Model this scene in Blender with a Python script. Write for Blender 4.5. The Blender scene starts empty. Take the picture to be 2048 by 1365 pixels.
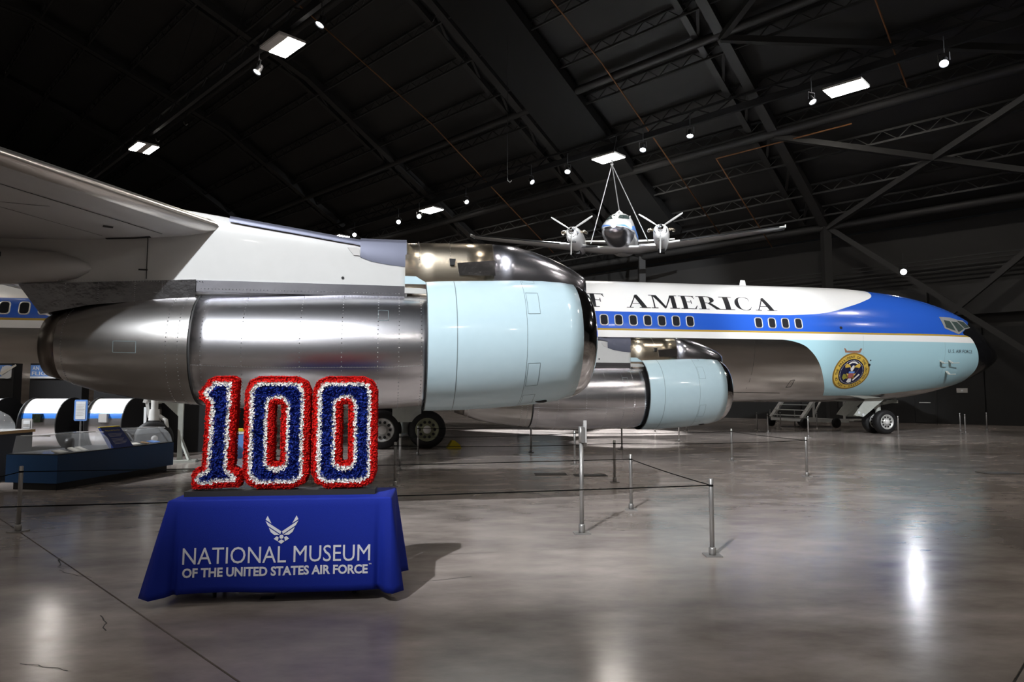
import bpy, math, random
from mathutils import Vector, Matrix
random.seed(7)
PI = math.pi
scene = bpy.context.scene
col = scene.collection
# ------------------------------------------------------------------ camera, world, exposure
cam_d = bpy.data.cameras.new('camera'); cam = bpy.data.objects.new('camera', cam_d); col.objects.link(cam)
cam.location = (0, 0, 1.6); cam.rotation_euler = (PI/2 + math.atan(101.5/1365.0), 0, 0)
cam_d.sensor_width = 36.0; cam_d.lens = 1365.0/2048.0*36.0; cam_d.clip_end = 400
scene.camera = cam
wd = bpy.data.worlds.new('hall_air'); scene.world = wd; wd.use_nodes = True
wd.node_tree.nodes['Background'].inputs[0].default_value = (.9, .95, 1, 1)
wd.node_tree.nodes['Background'].inputs[1].default_value = .002
vs = scene.view_settings
vs.view_transform = 'Standard'; vs.look = 'None'; vs.exposure = 0.3; vs.gamma = 1.0; vs.use_curve_mapping = False
LAMP = 62.0          # radiance of the lit lamp strips
SPOT_W = 1000.0      # watts per unit of an aimed spotlight's power

# ------------------------------------------------------------------ helpers
def V(*a): return Vector(a)
class MB:
    def __init__(s): s.v=[]; s.f=[]; s.m=[]; s.s=[]
    def add(s, vs, fs, mi=0, smooth=False):
        b=len(s.v); s.v += [tuple(v) for v in vs]
        for f in fs: s.f.append(tuple(i+b for i in f)); s.m.append(mi); s.s.append(smooth)
    def box(s, c, d, rz=0, mi=0, rot=None):
        hx,hy,hz=d[0]/2,d[1]/2,d[2]/2
        R = rot if rot is not None else Matrix.Rotation(rz,3,'Z')
        vs=[R@V(x*hx,y*hy,z*hz)+Vector(c) for z in(-1,1) for y in(-1,1) for x in(-1,1)]
        s.add(vs,[(0,2,3,1),(4,5,7,6),(0,1,5,4),(2,6,7,3),(0,4,6,2),(1,3,7,5)],mi); return s
    def bar(s, p0, p1, w, h, mi=0, up=(0,0,1)):
        p0=Vector(p0); p1=Vector(p1); d=(p1-p0); L=d.length; d.normalize(); u=Vector(up)
        if abs(d.dot(u))>.99: u=V(1,0,0)
        x=d.cross(u).normalized(); z=x.cross(d)
        R=Matrix((x,d,z)).transposed()
        return s.box((p0+p1)/2,(w,L,h),mi=mi,rot=R)
    def tube(s, p0, p1, r0, r1=None, n=10, mi=0, cap=True):
        r1=r0 if r1 is None else r1
        p0=Vector(p0);p1=Vector(p1);d=(p1-p0).normalized();a=d.orthogonal().normalized();b=d.cross(a)
        vs=[];
        for p,r in((p0,r0),(p1,r1)):
            vs+=[p+(a*math.cos(2*PI*i/n)+b*math.sin(2*PI*i/n))*r for i in range(n)]
        s.add(vs,[(i,(i+1)%n,n+(i+1)%n,n+i) for i in range(n)],mi,True)
        if cap:
            s.add(vs[:n],[tuple(range(n))[::-1]],mi); s.add(vs[n:],[tuple(range(n))],mi)
        return s
    def path(s, pts, r, n=6, mi=0):
        rings=[]
        for i,p in enumerate(pts):
            p=Vector(p); d=(Vector(pts[min(i+1,len(pts)-1)])-Vector(pts[max(i-1,0)])).normalized()
            a=d.cross(V(0,0,1)); a=a.normalized() if a.length>1e-3 else d.orthogonal().normalized(); b=d.cross(a)
            rings.append([p+(a*math.cos(2*PI*k/n)+b*math.sin(2*PI*k/n))*r for k in range(n)])
        return s.loft(rings,mi=mi)
    def loft(s, rings, mi=0, closed=True, smooth=True, cap0=True, cap1=True, mifn=None):
        n=len(rings[0]); b=len(s.v)
        for r in rings: s.v += [tuple(p) for p in r]
        for i in range(len(rings)-1):
            for k in range(n if closed else n-1):
                k2=(k+1)%n
                s.f.append((b+i*n+k,b+i*n+k2,b+(i+1)*n+k2,b+(i+1)*n+k)); s.m.append(mifn(i,k) if mifn else mi); s.s.append(smooth)
        if closed and cap0: s.f.append(tuple(b+k for k in range(n))[::-1]); s.m.append(mi); s.s.append(False)
        if closed and cap1: s.f.append(tuple(b+(len(rings)-1)*n+k for k in range(n))); s.m.append(mi); s.s.append(False)
        return s
    def lathe(s, prof, c=(0,0,0), axis=(0,0,1), n=24, mi=0, cap0=True, cap1=True):
        # prof: (distance along axis, radius)
        d=Vector(axis).normalized(); a=d.orthogonal().normalized(); b=d.cross(a); c=Vector(c)
        return s.loft([[c+d*t+(a*math.cos(2*PI*k/n)+b*math.sin(2*PI*k/n))*max(r,1e-4) for k in range(n)] for t,r in prof],mi=mi,cap0=cap0,cap1=cap1)
    def prism(s, poly, fn, d0, d1, mi=0):
        n=len(poly); vs=[fn(u,v,d0) for u,v in poly]+[fn(u,v,d1) for u,v in poly]
        s.add(vs,[tuple(range(n))[::-1],tuple(range(n,2*n))]+[(i,(i+1)%n,n+(i+1)%n,n+i) for i in range(n)],mi); return s
    def ball(s, c, r, n=10, m=6, sc=(1,1,1), mi=0):
        c=Vector(c)
        rings=[[c+V(sc[0]*r*math.sin(PI*j/m)*math.cos(2*PI*k/n),sc[1]*r*math.sin(PI*j/m)*math.sin(2*PI*k/n),-sc[2]*r*math.cos(PI*j/m)) for k in range(n)] for j in range(1,m)]
        return s.loft(rings,mi=mi)
    def mesh(s, name, mats):
        me=bpy.data.meshes.new(name); me.from_pydata(s.v,[],s.f)
        for m in (mats if isinstance(mats,(list,tuple)) else [mats]): me.materials.append(m)
        me.polygons.foreach_set('material_index',s.m); me.polygons.foreach_set('use_smooth',s.s)
        me.update(); return me
    def build(s, name, mats, parent=None, fix=True, **kw):
        me=s.mesh(name,mats)
        if fix:
            import bmesh
            bm=bmesh.new(); bm.from_mesh(me); bmesh.ops.recalc_face_normals(bm,faces=bm.faces); bm.to_mesh(me); bm.free()
        return link(name,me,parent,**kw)
def link(name, me, parent=None, loc=None, rz=None, label=None, cat=None, group=None, kind=None):
    o=bpy.data.objects.new(name,me); col.objects.link(o); o.parent=parent
    if loc is not None: o.location=loc
    if rz is not None: o.rotation_euler=(0,0,rz)
    return tag(o,label,cat,group,kind)
def tag(o, label=None, cat=None, group=None, kind=None):
    if label: o['label']=label
    if cat: o['category']=cat
    if group: o['group']=group
    if kind: o['kind']=kind
    return o
def empty(name, loc=(0,0,0), rz=0, **kw):
    o=link(name,None,None,loc,rz,**kw); o.empty_display_size=.2; return o
def copy_tree(o, parent=None, **kw):
    c=o.copy(); col.objects.link(c); c.parent=parent
    for ch in list(o.children): copy_tree(ch,c)
    return tag(c,**kw)

# ------------------------------------------------------------------ materials
def P(name, c, rough=.5, metal=0, var=.12, scale=8, bump=0, bscale=60, spec=.5, emit=0, trans=0, coat=0, alpha=1, stretch=None, ior=1.45, world=False):
    m=bpy.data.materials.new(name); m.use_nodes=True; nt=m.node_tree; b=nt.nodes['Principled BSDF']
    def N(t): return nt.nodes.new(t)
    tc=N('ShaderNodeTexCoord'); src=tc.outputs['Object']
    if world:
        g=N('ShaderNodeNewGeometry'); src=g.outputs['Position']
    if stretch:
        mp=N('ShaderNodeMapping'); mp.inputs['Scale'].default_value=stretch; nt.links.new(src,mp.inputs[0]); src=mp.outputs[0]
    nz=N('ShaderNodeTexNoise'); nz.inputs['Scale'].default_value=scale; nz.inputs['Detail'].default_value=4; nt.links.new(src,nz.inputs['Vector'])
    mx=N('ShaderNodeMix'); mx.data_type='RGBA'
    mx.inputs[6].default_value=(c[0]*(1-var),c[1]*(1-var),c[2]*(1-var),1); mx.inputs[7].default_value=(min(1,c[0]*(1+var)),min(1,c[1]*(1+var)),min(1,c[2]*(1+var)),1)
    nt.links.new(nz.outputs[0],mx.inputs[0]); nt.links.new(mx.outputs[2],b.inputs['Base Color'])
    b.inputs['Roughness'].default_value=rough; b.inputs['Metallic'].default_value=metal; b.inputs['Specular IOR Level'].default_value=spec; b.inputs['IOR'].default_value=ior
    if coat: b.inputs['Coat Weight'].default_value=coat; b.inputs['Coat Roughness'].default_value=.05
    if trans: b.inputs['Transmission Weight'].default_value=trans
    if alpha<1: b.inputs['Alpha'].default_value=alpha
    if emit:
        b.inputs['Emission Color'].default_value=(c[0],c[1],c[2],1); b.inputs['Emission Strength'].default_value=emit
    if bump:
        n2=N('ShaderNodeTexNoise'); n2.inputs['Scale'].default_value=bscale; n2.inputs['Detail'].default_value=3; nt.links.new(src,n2.inputs['Vector'])
        bp=N('ShaderNodeBump'); bp.inputs['Strength'].default_value=bump; bp.inputs['Distance'].default_value=.01; nt.links.new(n2.outputs[0],bp.inputs['Height']); nt.links.new(bp.outputs[0],b.inputs['Normal'])
    return m
M={}
def mat(k,*a,**kw): M[k]=P(k,*a,**kw); return M[k]
mat('polished_aluminium',(.70,.70,.735),.26,1,var=.10,scale=2.5,bump=.02,bscale=3,stretch=(1,3,3))
mat('aft_aluminium',(.52,.51,.50),.27,1,var=.12,scale=3,bump=.02,bscale=4)
mat('chrome',(.74,.74,.76),.09,1,var=.04,bump=.05,bscale=4)
mat('satin_metal',(.60,.60,.66),.24,1,var=.14,scale=4,bump=.16,bscale=5)
mat('dented_sheet',(.62,.61,.63),.16,1,var=.15,scale=5,bump=.5,bscale=7)
mat('heat_tinted_metal',(.66,.58,.46),.27,1,var=.15,scale=3,bump=.05,bscale=5)
mat('pylon_white',(.50,.50,.49),.25,0,var=.03,coat=.3)
mat('brushed_sheet',(.115,.122,.165),.45,.5,var=.06,scale=6)
mat('nozzle_metal',(.17,.15,.13),.3,1,var=.2,scale=4)
mat('pale_blue_paint',(.46,.60,.655),.2,0,var=.03,coat=.4)
mat('white_paint',(.74,.74,.73),.22,0,var=.02,coat=.4)
mat('wing_grey',(.44,.43,.42),.38,0,var=.10,scale=1.6,stretch=(1,.4,1))
mat('leading_edge_metal',(.66,.63,.60),.30,1,var=.08,scale=4)
mat('seam_dark',(.02,.02,.02),.6)
mat('panel_line',(.13,.17,.18),.6)
mat('rivet',(.5,.5,.52),.3,1)
mat('rubber',(.012,.012,.013),.6,var=.2)
mat('wheel_alloy',(.55,.55,.53),.35,.3,var=.1)
mat('wheel_green',(.30,.31,.20),.45,.2,var=.1)
mat('gear_paint',(.48,.50,.46),.4,.1)
mat('dark_metal',(.03,.03,.032),.5,.4)
mat('black',(.008,.008,.009),.5)
mat('black_ink',(.012,.012,.014),.35)
mat('window_glass',(.02,.02,.022),.06,0,var=.2)
mat('window_frame',(.62,.62,.60),.3,.6)
mat('cockpit_glass',(.05,.07,.065),.05,0,spec=.8)
mat('gold',(.62,.42,.07),.4)
mat('gold_dark',(.25,.14,.02),.45)
mat('navy',(.008,.010,.045),.4)
mat('seal_white',(.75,.74,.72),.5)
mat('seal_red',(.35,.10,.10),.5)
mat('seal_olive',(.25,.24,.03),.5)
mat('copper_mark',(.28,.14,.09),.6,var=.4,scale=30)
mat('cloth_blue',(.004,.016,.23),.75,var=.10,scale=220,bump=.25,bscale=350,spec=.25)
mat('print_white',(.62,.62,.66),.7,var=.03)
mat('red_petal',(.50,.006,.004),.7,var=.35,scale=45,spec=.15)
mat('white_petal',(.72,.70,.66),.7,var=.12,scale=45,spec=.15)
mat('blue_petal',(.006,.018,.17),.6,var=.5,scale=45,spec=.2)
mat('foam_board',(.35,.02,.02),.8)
mat('board_black',(.012,.011,.011),.6)
mat('post_metal',(.36,.35,.34),.38,.75,var=.05)
mat('rope_black',(.004,.004,.004),.9,spec=.05)
mat('plastic_grey',(.46,.45,.44),.5)
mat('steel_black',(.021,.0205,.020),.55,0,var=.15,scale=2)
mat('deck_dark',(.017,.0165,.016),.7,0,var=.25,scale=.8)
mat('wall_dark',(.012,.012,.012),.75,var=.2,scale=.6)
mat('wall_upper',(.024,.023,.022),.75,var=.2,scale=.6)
mat('wall_grey',(.25,.245,.24),.8,var=.2,scale=.4)
mat('orange_conduit',(.20,.085,.03),.6)
mat('lamp_pan',(.55,.52,.50),.5)
mat('lamp_glow',(1,.93,.85),.5,emit=LAMP,var=0)
mat('spot_glow',(.85,.93,1),.5,emit=25,var=0)
mat('spot_dim',(.9,.95,1),.5,emit=4,var=0)
mat('case_blue',(.005,.045,.13),.5,var=.06)
mat('panel_blue',(.010,.030,.17),.45)
mat('sign_blue',(.13,.28,.66),.45)
mat('model_blue',(.02,.17,.60),.3)
mat('sign_white',(.72,.74,.76),.5)
mat('yellow',(.62,.50,.02),.5)
mat('acrylic',(.9,.93,.95),.02,0,var=0,alpha=.16,spec=.8)
mat('paper',(.70,.68,.62),.7)
mat('wood',(.35,.20,.07),.5,var=.25,scale=12,stretch=(1,8,8))
mat('steel_white',(.62,.62,.60),.4)
mat('tan_tag',(.36,.27,.14),.7)
mat('grime',(.045,.042,.04),.7)
mat('duct_black',(.005,.005,.005),.8)
mat('crack_dark',(.03,.028,.026),.9)
mat('screen_dark',(.012,.016,.010),.15,var=.6,scale=30)
mat('tape',(.02,.02,.022),.7)

def concrete():
    m=bpy.data.materials.new('polished_concrete'); m.use_nodes=True; nt=m.node_tree; b=nt.nodes['Principled BSDF']; N=lambda t: nt.nodes.new(t); L=nt.links.new
    g=N('ShaderNodeNewGeometry')
    mp=N('ShaderNodeMapping'); mp.inputs['Rotation'].default_value=(0,0,math.radians(-40)); mp.inputs['Scale'].default_value=(.65,1.35,1); L(g.outputs['Position'],mp.inputs[0])
    n1=N('ShaderNodeTexNoise'); n1.inputs['Scale'].default_value=1.7; n1.inputs['Detail'].default_value=7; n1.inputs['Roughness'].default_value=.62; L(mp.outputs[0],n1.inputs['Vector'])
    n2=N('ShaderNodeTexNoise'); n2.inputs['Scale'].default_value=.45; n2.inputs['Detail'].default_value=3; L(g.outputs['Position'],n2.inputs['Vector'])
    oi=N('ShaderNodeObjectInfo')
    r1=N('ShaderNodeValToRGB'); r1.color_ramp.elements[0].position=.32; r1.color_ramp.elements[1].position=.7
    r1.color_ramp.elements[0].color=(.205,.176,.158,1); r1.color_ramp.elements[1].color=(.375,.328,.298,1); L(n1.outputs[0],r1.inputs[0])
    mr=N('ShaderNodeMapRange'); mr.inputs[1].default_value=.3; mr.inputs[2].default_value=.7; mr.inputs[3].default_value=.70; mr.inputs[4].default_value=1.2; L(n2.outputs[0],mr.inputs[0])
    mo=N('ShaderNodeMapRange'); mo.inputs[3].default_value=.93; mo.inputs[4].default_value=1.05; L(oi.outputs['Random'],mo.inputs[0])
    mu=N('ShaderNodeMath'); mu.operation='MULTIPLY'; L(mr.outputs[0],mu.inputs[0]); L(mo.outputs[0],mu.inputs[1])
    vm=N('ShaderNodeVectorMath'); vm.operation='SCALE'; L(r1.outputs[0],vm.inputs[0]); L(mu.outputs[0],vm.inputs['Scale']); L(vm.outputs[0],b.inputs['Base Color'])
    rr=N('ShaderNodeMapRange'); rr.inputs[1].default_value=.3; rr.inputs[2].default_value=.7; rr.inputs[3].default_value=.15; rr.inputs[4].default_value=.25; L(n1.outputs[0],rr.inputs[0]); L(rr.outputs[0],b.inputs['Roughness'])
    b.inputs['Specular IOR Level'].default_value=.55
    n3=N('ShaderNodeTexNoise'); n3.inputs['Scale'].default_value=2.2; n3.inputs['Detail'].default_value=2; L(g.outputs['Position'],n3.inputs['Vector'])
    bp=N('ShaderNodeBump'); bp.inputs['Strength'].default_value=.05; bp.inputs['Distance'].default_value=.02; L(n3.outputs[0],bp.inputs['Height']); L(bp.outputs[0],b.inputs['Normal'])
    return m
M['concrete']=concrete()

# text in the built-in face, flattened to a mesh: returns (verts 2D, faces, width)
def glyphs(body, size=1.0, bold=0.0, spacing=1.0):
    c=bpy.data.curves.new('t','FONT'); c.body=body; c.size=size; c.offset=bold; c.space_character=spacing; c.resolution_u=3
    o=bpy.data.objects.new('t',c); col.objects.link(o)
    dg=bpy.context.evaluated_depsgraph_get(); me=bpy.data.meshes.new_from_object(o.evaluated_get(dg))
    vs=[(v.co.x,v.co.y) for v in me.vertices]; fs=[tuple(p.vertices) for p in me.polygons]
    bpy.data.objects.remove(o); bpy.data.curves.remove(c); bpy.data.meshes.remove(me)
    x0=min(v[0] for v in vs); x1=max(v[0] for v in vs); y0=min(v[1] for v in vs); y1=max(v[1] for v in vs)
    return [(x-x0,y) for x,y in vs],fs,x1-x0,(min(0,y0),y1)
def text_fit(mb, body, x0, x1, y0, cap, fn, bold=0, mi=0, spacing=1.0, base=True):
    vs,fs,w,(ya,yb)=glyphs(body,1.0,bold,spacing)
    capf=cap/(.73 if base else (yb-ya))
    sx=(x1-x0)/w
    mb.add([fn(x0+x*sx,y0+y*capf) for x,y in vs],fs,mi)
def rectpts(x0,x1,y0,y1): return [(x0,y0),(x1,y0),(x1,y1),(x0,y1)]
# ------------------------------------------------------------------ the hall (axes turned 45 degrees to the view)
E1=V(-.714,.70,0); E2=V(.70,.714,0); HRZ=math.atan2(.714,.70)-PI/2      # local x = -E1, local y = E2
def e(a,b,z=0): return E1*a+E2*b+V(0,0,z)
KNEE=10.6
def roof_z(b):
    pts=[(0,25.2),(8,24.6),(20,20.7),(38,10.6),(39.6,9.7)]
    b=abs(b)
    for (x0,z0),(x1,z1) in zip(pts,pts[1:]):
        if b<=x1: return z0+(z1-z0)*(b-x0)/(x1-x0)
    return pts[-1][1]
# floor: base under a grid of cast slabs with recessed joints
fl=MB(); fl.box((0,0,-.21),(200,200,.4)); floor=fl.build('floor',M['crack_dark'],kind='structure',label='polished grey concrete hangar floor with saw-cut joints')
SL=8.3
sm=MB(); g=.007
b0=MB(); hx=SL/2-g; bev=.012
b0.loft([[V(-hx,-hx,-.02),V(hx,-hx,-.02),V(hx,hx,-.02),V(-hx,hx,-.02)],[V(-hx,-hx,-.006),V(hx,-hx,-.006),V(hx,hx,-.006),V(-hx,hx,-.006)],[V(-hx+.0005,-hx+.0005,0),V(hx-.0005,-hx+.0005,0),V(hx-.0005,hx-.0005,0),V(-hx+.0005,hx-.0005,0)]],smooth=False)
slab_me=b0.mesh('concrete_slab',M['concrete'])
for i in range(-6,8):
    for j in range(-5,5):
        p=e(9.05+(i+.5)*SL-SL,1.73+(j+.5)*SL); link('concrete_slab',slab_me,floor,loc=p,rz=HRZ)
def crack(pts,w=.008):
    m=MB()
    for (x0,y0),(x1,y1) in zip(pts,pts[1:]):
        d=V(x1-x0,y1-y0,0).normalized(); n=V(-d.y,d.x,0)*w*random.uniform(.3,.7)
        m.add([V(x0,y0,.0012)-n,V(x1,y1,.0012)-n,V(x1,y1,.0012)+n,V(x0,y0,.0012)+n],[(0,1,2,3)])
    m.build('crack',M['crack_dark'],floor,fix=False)
def wiggle(p,q,n=9,a=.05):
    out=[]
    for i in range(n+1):
        t=i/n; k=a*(0 if i in(0,n) else random.uniform(-1,1))
        out.append((p[0]+(q[0]-p[0])*t+k,p[1]+(q[1]-p[1])*t+random.uniform(-a,a)*.5))
    return out
crack(wiggle((-4.35,6.75),(-4.0,6.2))); crack(wiggle((-4.0,6.2),(-3.62,6.02),6,.03)); crack(wiggle((-2.95,5.02),(-2.72,4.72),6,.03)); crack(wiggle((-2.9,4.15),(-2.55,4.05),7,.03)); crack(wiggle((-.75,5.9),(-.35,6.05),5,.02))
# floor hatch plates and the scrap of gaffer tape
for i,(x,y,w,d) in enumerate([(.75,13.4,.62,.34),(1.5,13.25,.62,.34),(9.6,13.6,.7,.4)]):
    MB().box((x,y,.004),(w,d,.008),rz=.05).box((x,y,.009),(w-.06,d-.06,.004),rz=.05).build('hatch_plate',M['grime'],floor)
MB().box((-1.9,5.44,.002),(.105,.085,.003),rz=.15).build('tape_strip',M['tape'],label='small dark strip of tape stuck to floor before blue tablecloth',cat='tape')

# walls
def wall(name,p,q,z,m,t=.4):
    mb=MB(); mb.bar((p.x,p.y,z/2),(q.x,q.y,z/2),t,z); return mb.build(name,m,kind='structure')
WB=39.8
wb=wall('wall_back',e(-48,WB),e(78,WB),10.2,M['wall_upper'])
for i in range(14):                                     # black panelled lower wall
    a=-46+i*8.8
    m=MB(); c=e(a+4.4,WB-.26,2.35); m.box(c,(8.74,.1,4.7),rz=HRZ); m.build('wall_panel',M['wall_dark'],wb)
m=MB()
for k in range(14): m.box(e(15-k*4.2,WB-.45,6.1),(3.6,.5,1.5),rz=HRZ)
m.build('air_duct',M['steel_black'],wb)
for k in range(4):
    m=MB(); m.bar(e(60,WB-.9,7.6+k*.2),e(-30,WB-.9,7.6+k*.2),.05,.05); m.build('cable_run',M['steel_black'],wb)
wall('wall_front',e(-48,-WB),e(78,-WB),10.2,M['wall_grey'])
def gable(name,a,mt='wall_dark'):
    m=MB(); bs=[-39.8,-38,-20,-8,0,8,20,38,39.8]
    poly=[(b,roof_z(b)) for b in bs]+[(39.8,0),(-39.8,0)]
    m.prism(poly,lambda u,v,d:e(d,u,v),a-.2,a+.2); m.build(name,M[mt],kind='structure')
gable('wall_left',78); gable('wall_right',-48,'wall_grey')
# door and plaque on the back wall
dr=MB(); dr.box(e(9.8,WB-.34,1.1),(1.9,.06,2.2),rz=HRZ); d1=dr.build('door_1',M['wall_upper'],kind='structure')
for k in (-1,1): MB().box(e(9.8+k*.47,WB-.39,1.08),(.9,.04,2.1),rz=HRZ).build('door_leaf',M['wall_dark'],d1)
MB().bar(e(9.6,WB-.44,1.05),e(9.1,WB-.44,1.05),.03,.04).build('push_bar',M['plastic_grey'],d1)
pq=MB(); pq.box(e(7.74,WB-.34,1.66),(.46,.05,.22),rz=HRZ); o=pq.build('wall_plaque',M['plastic_grey'],label='small pale rectangular plaque on the black back wall',cat='sign')
MB().box(e(7.74,WB-.375,1.66),(.09,.02,.09),rz=HRZ).build('plaque_mark',M['sign_white'],o)

# ceiling deck, ribs, joists, struts, braces
bs=[-39.6,-38,-29,-20,-14,-8,0,8,14,20,29,38,39.6]
cd=MB(); rg=[[e(a,b,roof_z(b)+.6) for b in bs]+[e(a,b,roof_z(b)+.9) for b in bs[::-1]] for a in (-48,78)]
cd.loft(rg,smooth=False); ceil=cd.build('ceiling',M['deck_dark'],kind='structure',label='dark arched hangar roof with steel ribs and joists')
RIBS=[-10.2,1.6,13.4,25.2,37,48.8,60.6]
for a in RIBS:
    m=MB()
    ks=[b for b in bs if abs(b)<=38]
    for b0_,b1_ in zip(ks,ks[1:]):
        m.bar(e(a,b0_,roof_z(b0_)),e(a,b1_,roof_z(b1_)),.45,.4)
        m.bar(e(a+1.2,b0_,roof_z(b0_)+.3),e(a+1.2,b1_,roof_z(b1_)+.3),.3,.3)
        n=max(2,int(abs(b1_-b0_)/2.2))
        for q in range(n):
            t0=q/n; t1=(q+1)/n; bb=b0_+(b1_-b0_)*t0; bc=b0_+(b1_-b0_)*t1
            m.bar(e(a,bb,roof_z(bb)),e(a+1.2,bc,roof_z(bc)+.3),.12,.12)
    m.build('rib',M['steel_black'],ceil)
    for s in (1,-1):
        MB().bar(e(a,38*s,0),e(a,38*s,KNEE),.42,.42).build('column',M['steel_black'],ceil)
JO=[b*s for b in (21,23.1,25.2,27.3,29.4,31.5,33.6,35.7,37.2) for s in (1,)]+[18.5,16,13.5,11,8.5,6,3,0,-4,-8]
jm=None
for b in JO:
    m=MB(); z=roof_z(b)+.42
    m.bar(e(-40,b,z),e(74,b,z),.1,.1); m.bar(e(-40,b,z-.5),e(74,b,z-.5),.09,.09)
    a=-40
    while a<73:
        m.bar(e(a,b,z),e(a+.6,b,z-.5),.035,.035); m.bar(e(a+.6,b,z-.5),e(a+1.2,b,z),.035,.035); a+=1.2
    m.build('joist',M['steel_black'],ceil)
for b,r in ((26.5,.2),(31.7,.24),(38,.22),(17.5,.2)):
    MB().tube(e(-44,b,roof_z(b)-.1),e(74,b,roof_z(b)-.1),r,n=10).build('strut',M['steel_black'],ceil)
for a0,a1 in ((13.4,1.6),(1.6,-10.2)):
    z1=roof_z(31.7); 
    for p,q in ((e(a0,31.7,z1-.3),e(a1,38,KNEE-.2)),(e(a0,38,KNEE-.2),e(a1,31.7,z1-.3)),(e(a0,38,KNEE),e(a1,38.2,.6)),(e(a1,38,KNEE),e(a0,38.2,.6)),(e(a0,26.5,roof_z(26.5)-.3),e(a1,20,roof_z(20)-.3)),(e(a0,26.5,roof_z(26.5)-.3),e(a1,31.7,z1-.3))):
        MB().bar(p,q,.26,.26).build('brace',M['steel_black'],ceil)
for a,(ba,bb) in ((19,(14,37)),(31.2,(14,36)),(16.6,(32,38.5)),(7.5,(20,31))):
    m=MB(); pts=[e(a,b,roof_z(b)-.35) for b in (ba,(ba+bb)/2,bb)]; m.path(pts,.035); m.build('conduit',M['orange_conduit'],ceil)
m=MB(); m.path([e(16.6,32,roof_z(32)-.35),e(10,32,roof_z(32)-.35)],.035); m.build('conduit',M['orange_conduit'],ceil)

m=MB()
ks=[b for b in bs if 0<=b<=37]+[36.5]
ks=sorted(set(b for b in ks if b<=36.5))
for b0_,b1_ in zip(ks,ks[1:]): m.bar(e(23.0,b0_,roof_z(b0_)-.05),e(23.0,b1_,roof_z(b1_)-.05),3.3,.5)
m.build('roof_duct',M['duct_black'],ceil)
# lighting tracks and high-bay fixtures
ROWS={29.0:[-14.5,-2.6,9.23,21.23,36.2,47.9,60.5],11.15:[-26,-14,-2,9.5,22.49,37.29,52],-7:[-26,-14,-2,10,22,34,46,58],-25:[-20,-8,4,16,28,40]}
LH=14.0
for b in ROWS:
    m=MB(); m.bar(e(-40,b,LH+.6),e(74,b,LH+.6),.16,.3); m.bar(e(-40,b,LH+1.15),e(74,b,LH+1.15),.1,.1)
    for k in range(60): 
        a=-40+k*1.9; m.bar(e(a,b,LH+.65),e(a+.95,b,LH+1.15),.05,.05); m.bar(e(a+.95,b,LH+1.15),e(a+1.9,b,LH+.65),.05,.05)
    lab={29.0:'long black lighting truss passing above the hanging propeller plane',11.15:'long black lighting truss above the airliner wing and near engine'}.get(b,'long black lighting truss over the open floor off the wing tip')
    t=m.build('lighting_truss',M['dark_metal'],label=lab,cat='truss',group='lighting trusses under the roof')
def fixture(loc,dark=None):
    r=empty('high_bay_light',loc,HRZ)
    m=MB(); m.box((0,0,.06),(1.5,1.02,.09)); m.build('housing',M['lamp_pan'],r)
    for k in range(3):
        x=-.335+k*.335
        MB().box((0,x,.005),(1.46,.29,.02)).build('lamp_strip',M['lamp_pan' if dark and k in dark else 'lamp_glow'],r)
    for sx in (-.6,.6): MB().tube((sx,0,.1),(sx,0,.44),.012,n=6).build('hanger_rod',M['dark_metal'],r)
    return r
LAB={(11.15,22.49):('white strip lamp fixture with one unlit side, first along the truss above the wing',(0,)),(11.15,37.29):('strip lamp fixture with its middle unlit, above the airliner wing',(1,)),
 (29.0,9.23):('fully lit strip lamp fixture above the airliner nose',None),(29.0,21.23):('fully lit strip lamp fixture right over the hanging propeller plane',None),(29.0,36.2):('fully lit strip lamp fixture beyond the left wing tip of the hanging plane',None),(29.0,47.9):('small far strip lamp fixture just over the near engine pylon',None)}
for b,al in ROWS.items():
    for a in al:
        lab,dk=LAB.get((b,a),('lit strip lamp fixture over the open floor away from the airliner',None))
        tag(fixture(e(a,b,LH),dk),lab,'light fixture','high bay strip lights')
# aimed spotlights on the trusses: can, lens, yoke
def spotlight(px,aim,lab,on=True,power=0,size=.5):
    px=Vector(px); d=(Vector(aim)-px).normalized(); r=empty('spotlight',px,0,label=lab,cat='spotlight',group='spotlights on the lighting trusses')
    MB().lathe([(-.30,.07),(-.26,.10),(-.05,.115),(.02,.15),(.05,.15)],(0,0,0),d,n=16,cap1=False).build('lamp_can',M['dark_metal'],r)
    MB().lathe([(.0,.135),(.02,.135),(.035,.02)],(0,0,0),d,n=16).build('lens',M['spot_glow' if on else 'spot_dim'],r)
    m=MB(); sx=d.cross(V(0,0,1)).normalized()*.17
    m.bar(sx-d*.1,sx-d*.1+V(0,0,.3),.03,.03).bar(-sx-d*.1,-sx-d*.1+V(0,0,.3),.03,.03).bar(sx-d*.1+V(0,0,.3),-sx-d*.1+V(0,0,.3),.03,.03)
    m.tube(V(0,0,.3)-d*.1,V(0,0,.94)-d*.1,.02,n=6); m.build('yoke',M['dark_metal'],r)
    if power:
        l=bpy.data.lights.new('beam','SPOT'); l.energy=power; l.spot_size=math.radians(size*57.3); l.spot_blend=.5; l.shadow_soft_size=.14; l.color=(.93,.96,1)
        lo=bpy.data.objects.new('beam',l); col.objects.link(lo); lo.parent=r; lo.location=d*.12; lo.rotation_euler=d.to_track_quat('-Z','Y').to_euler()
    return r
NOSE=(13.5,24,4)
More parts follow.
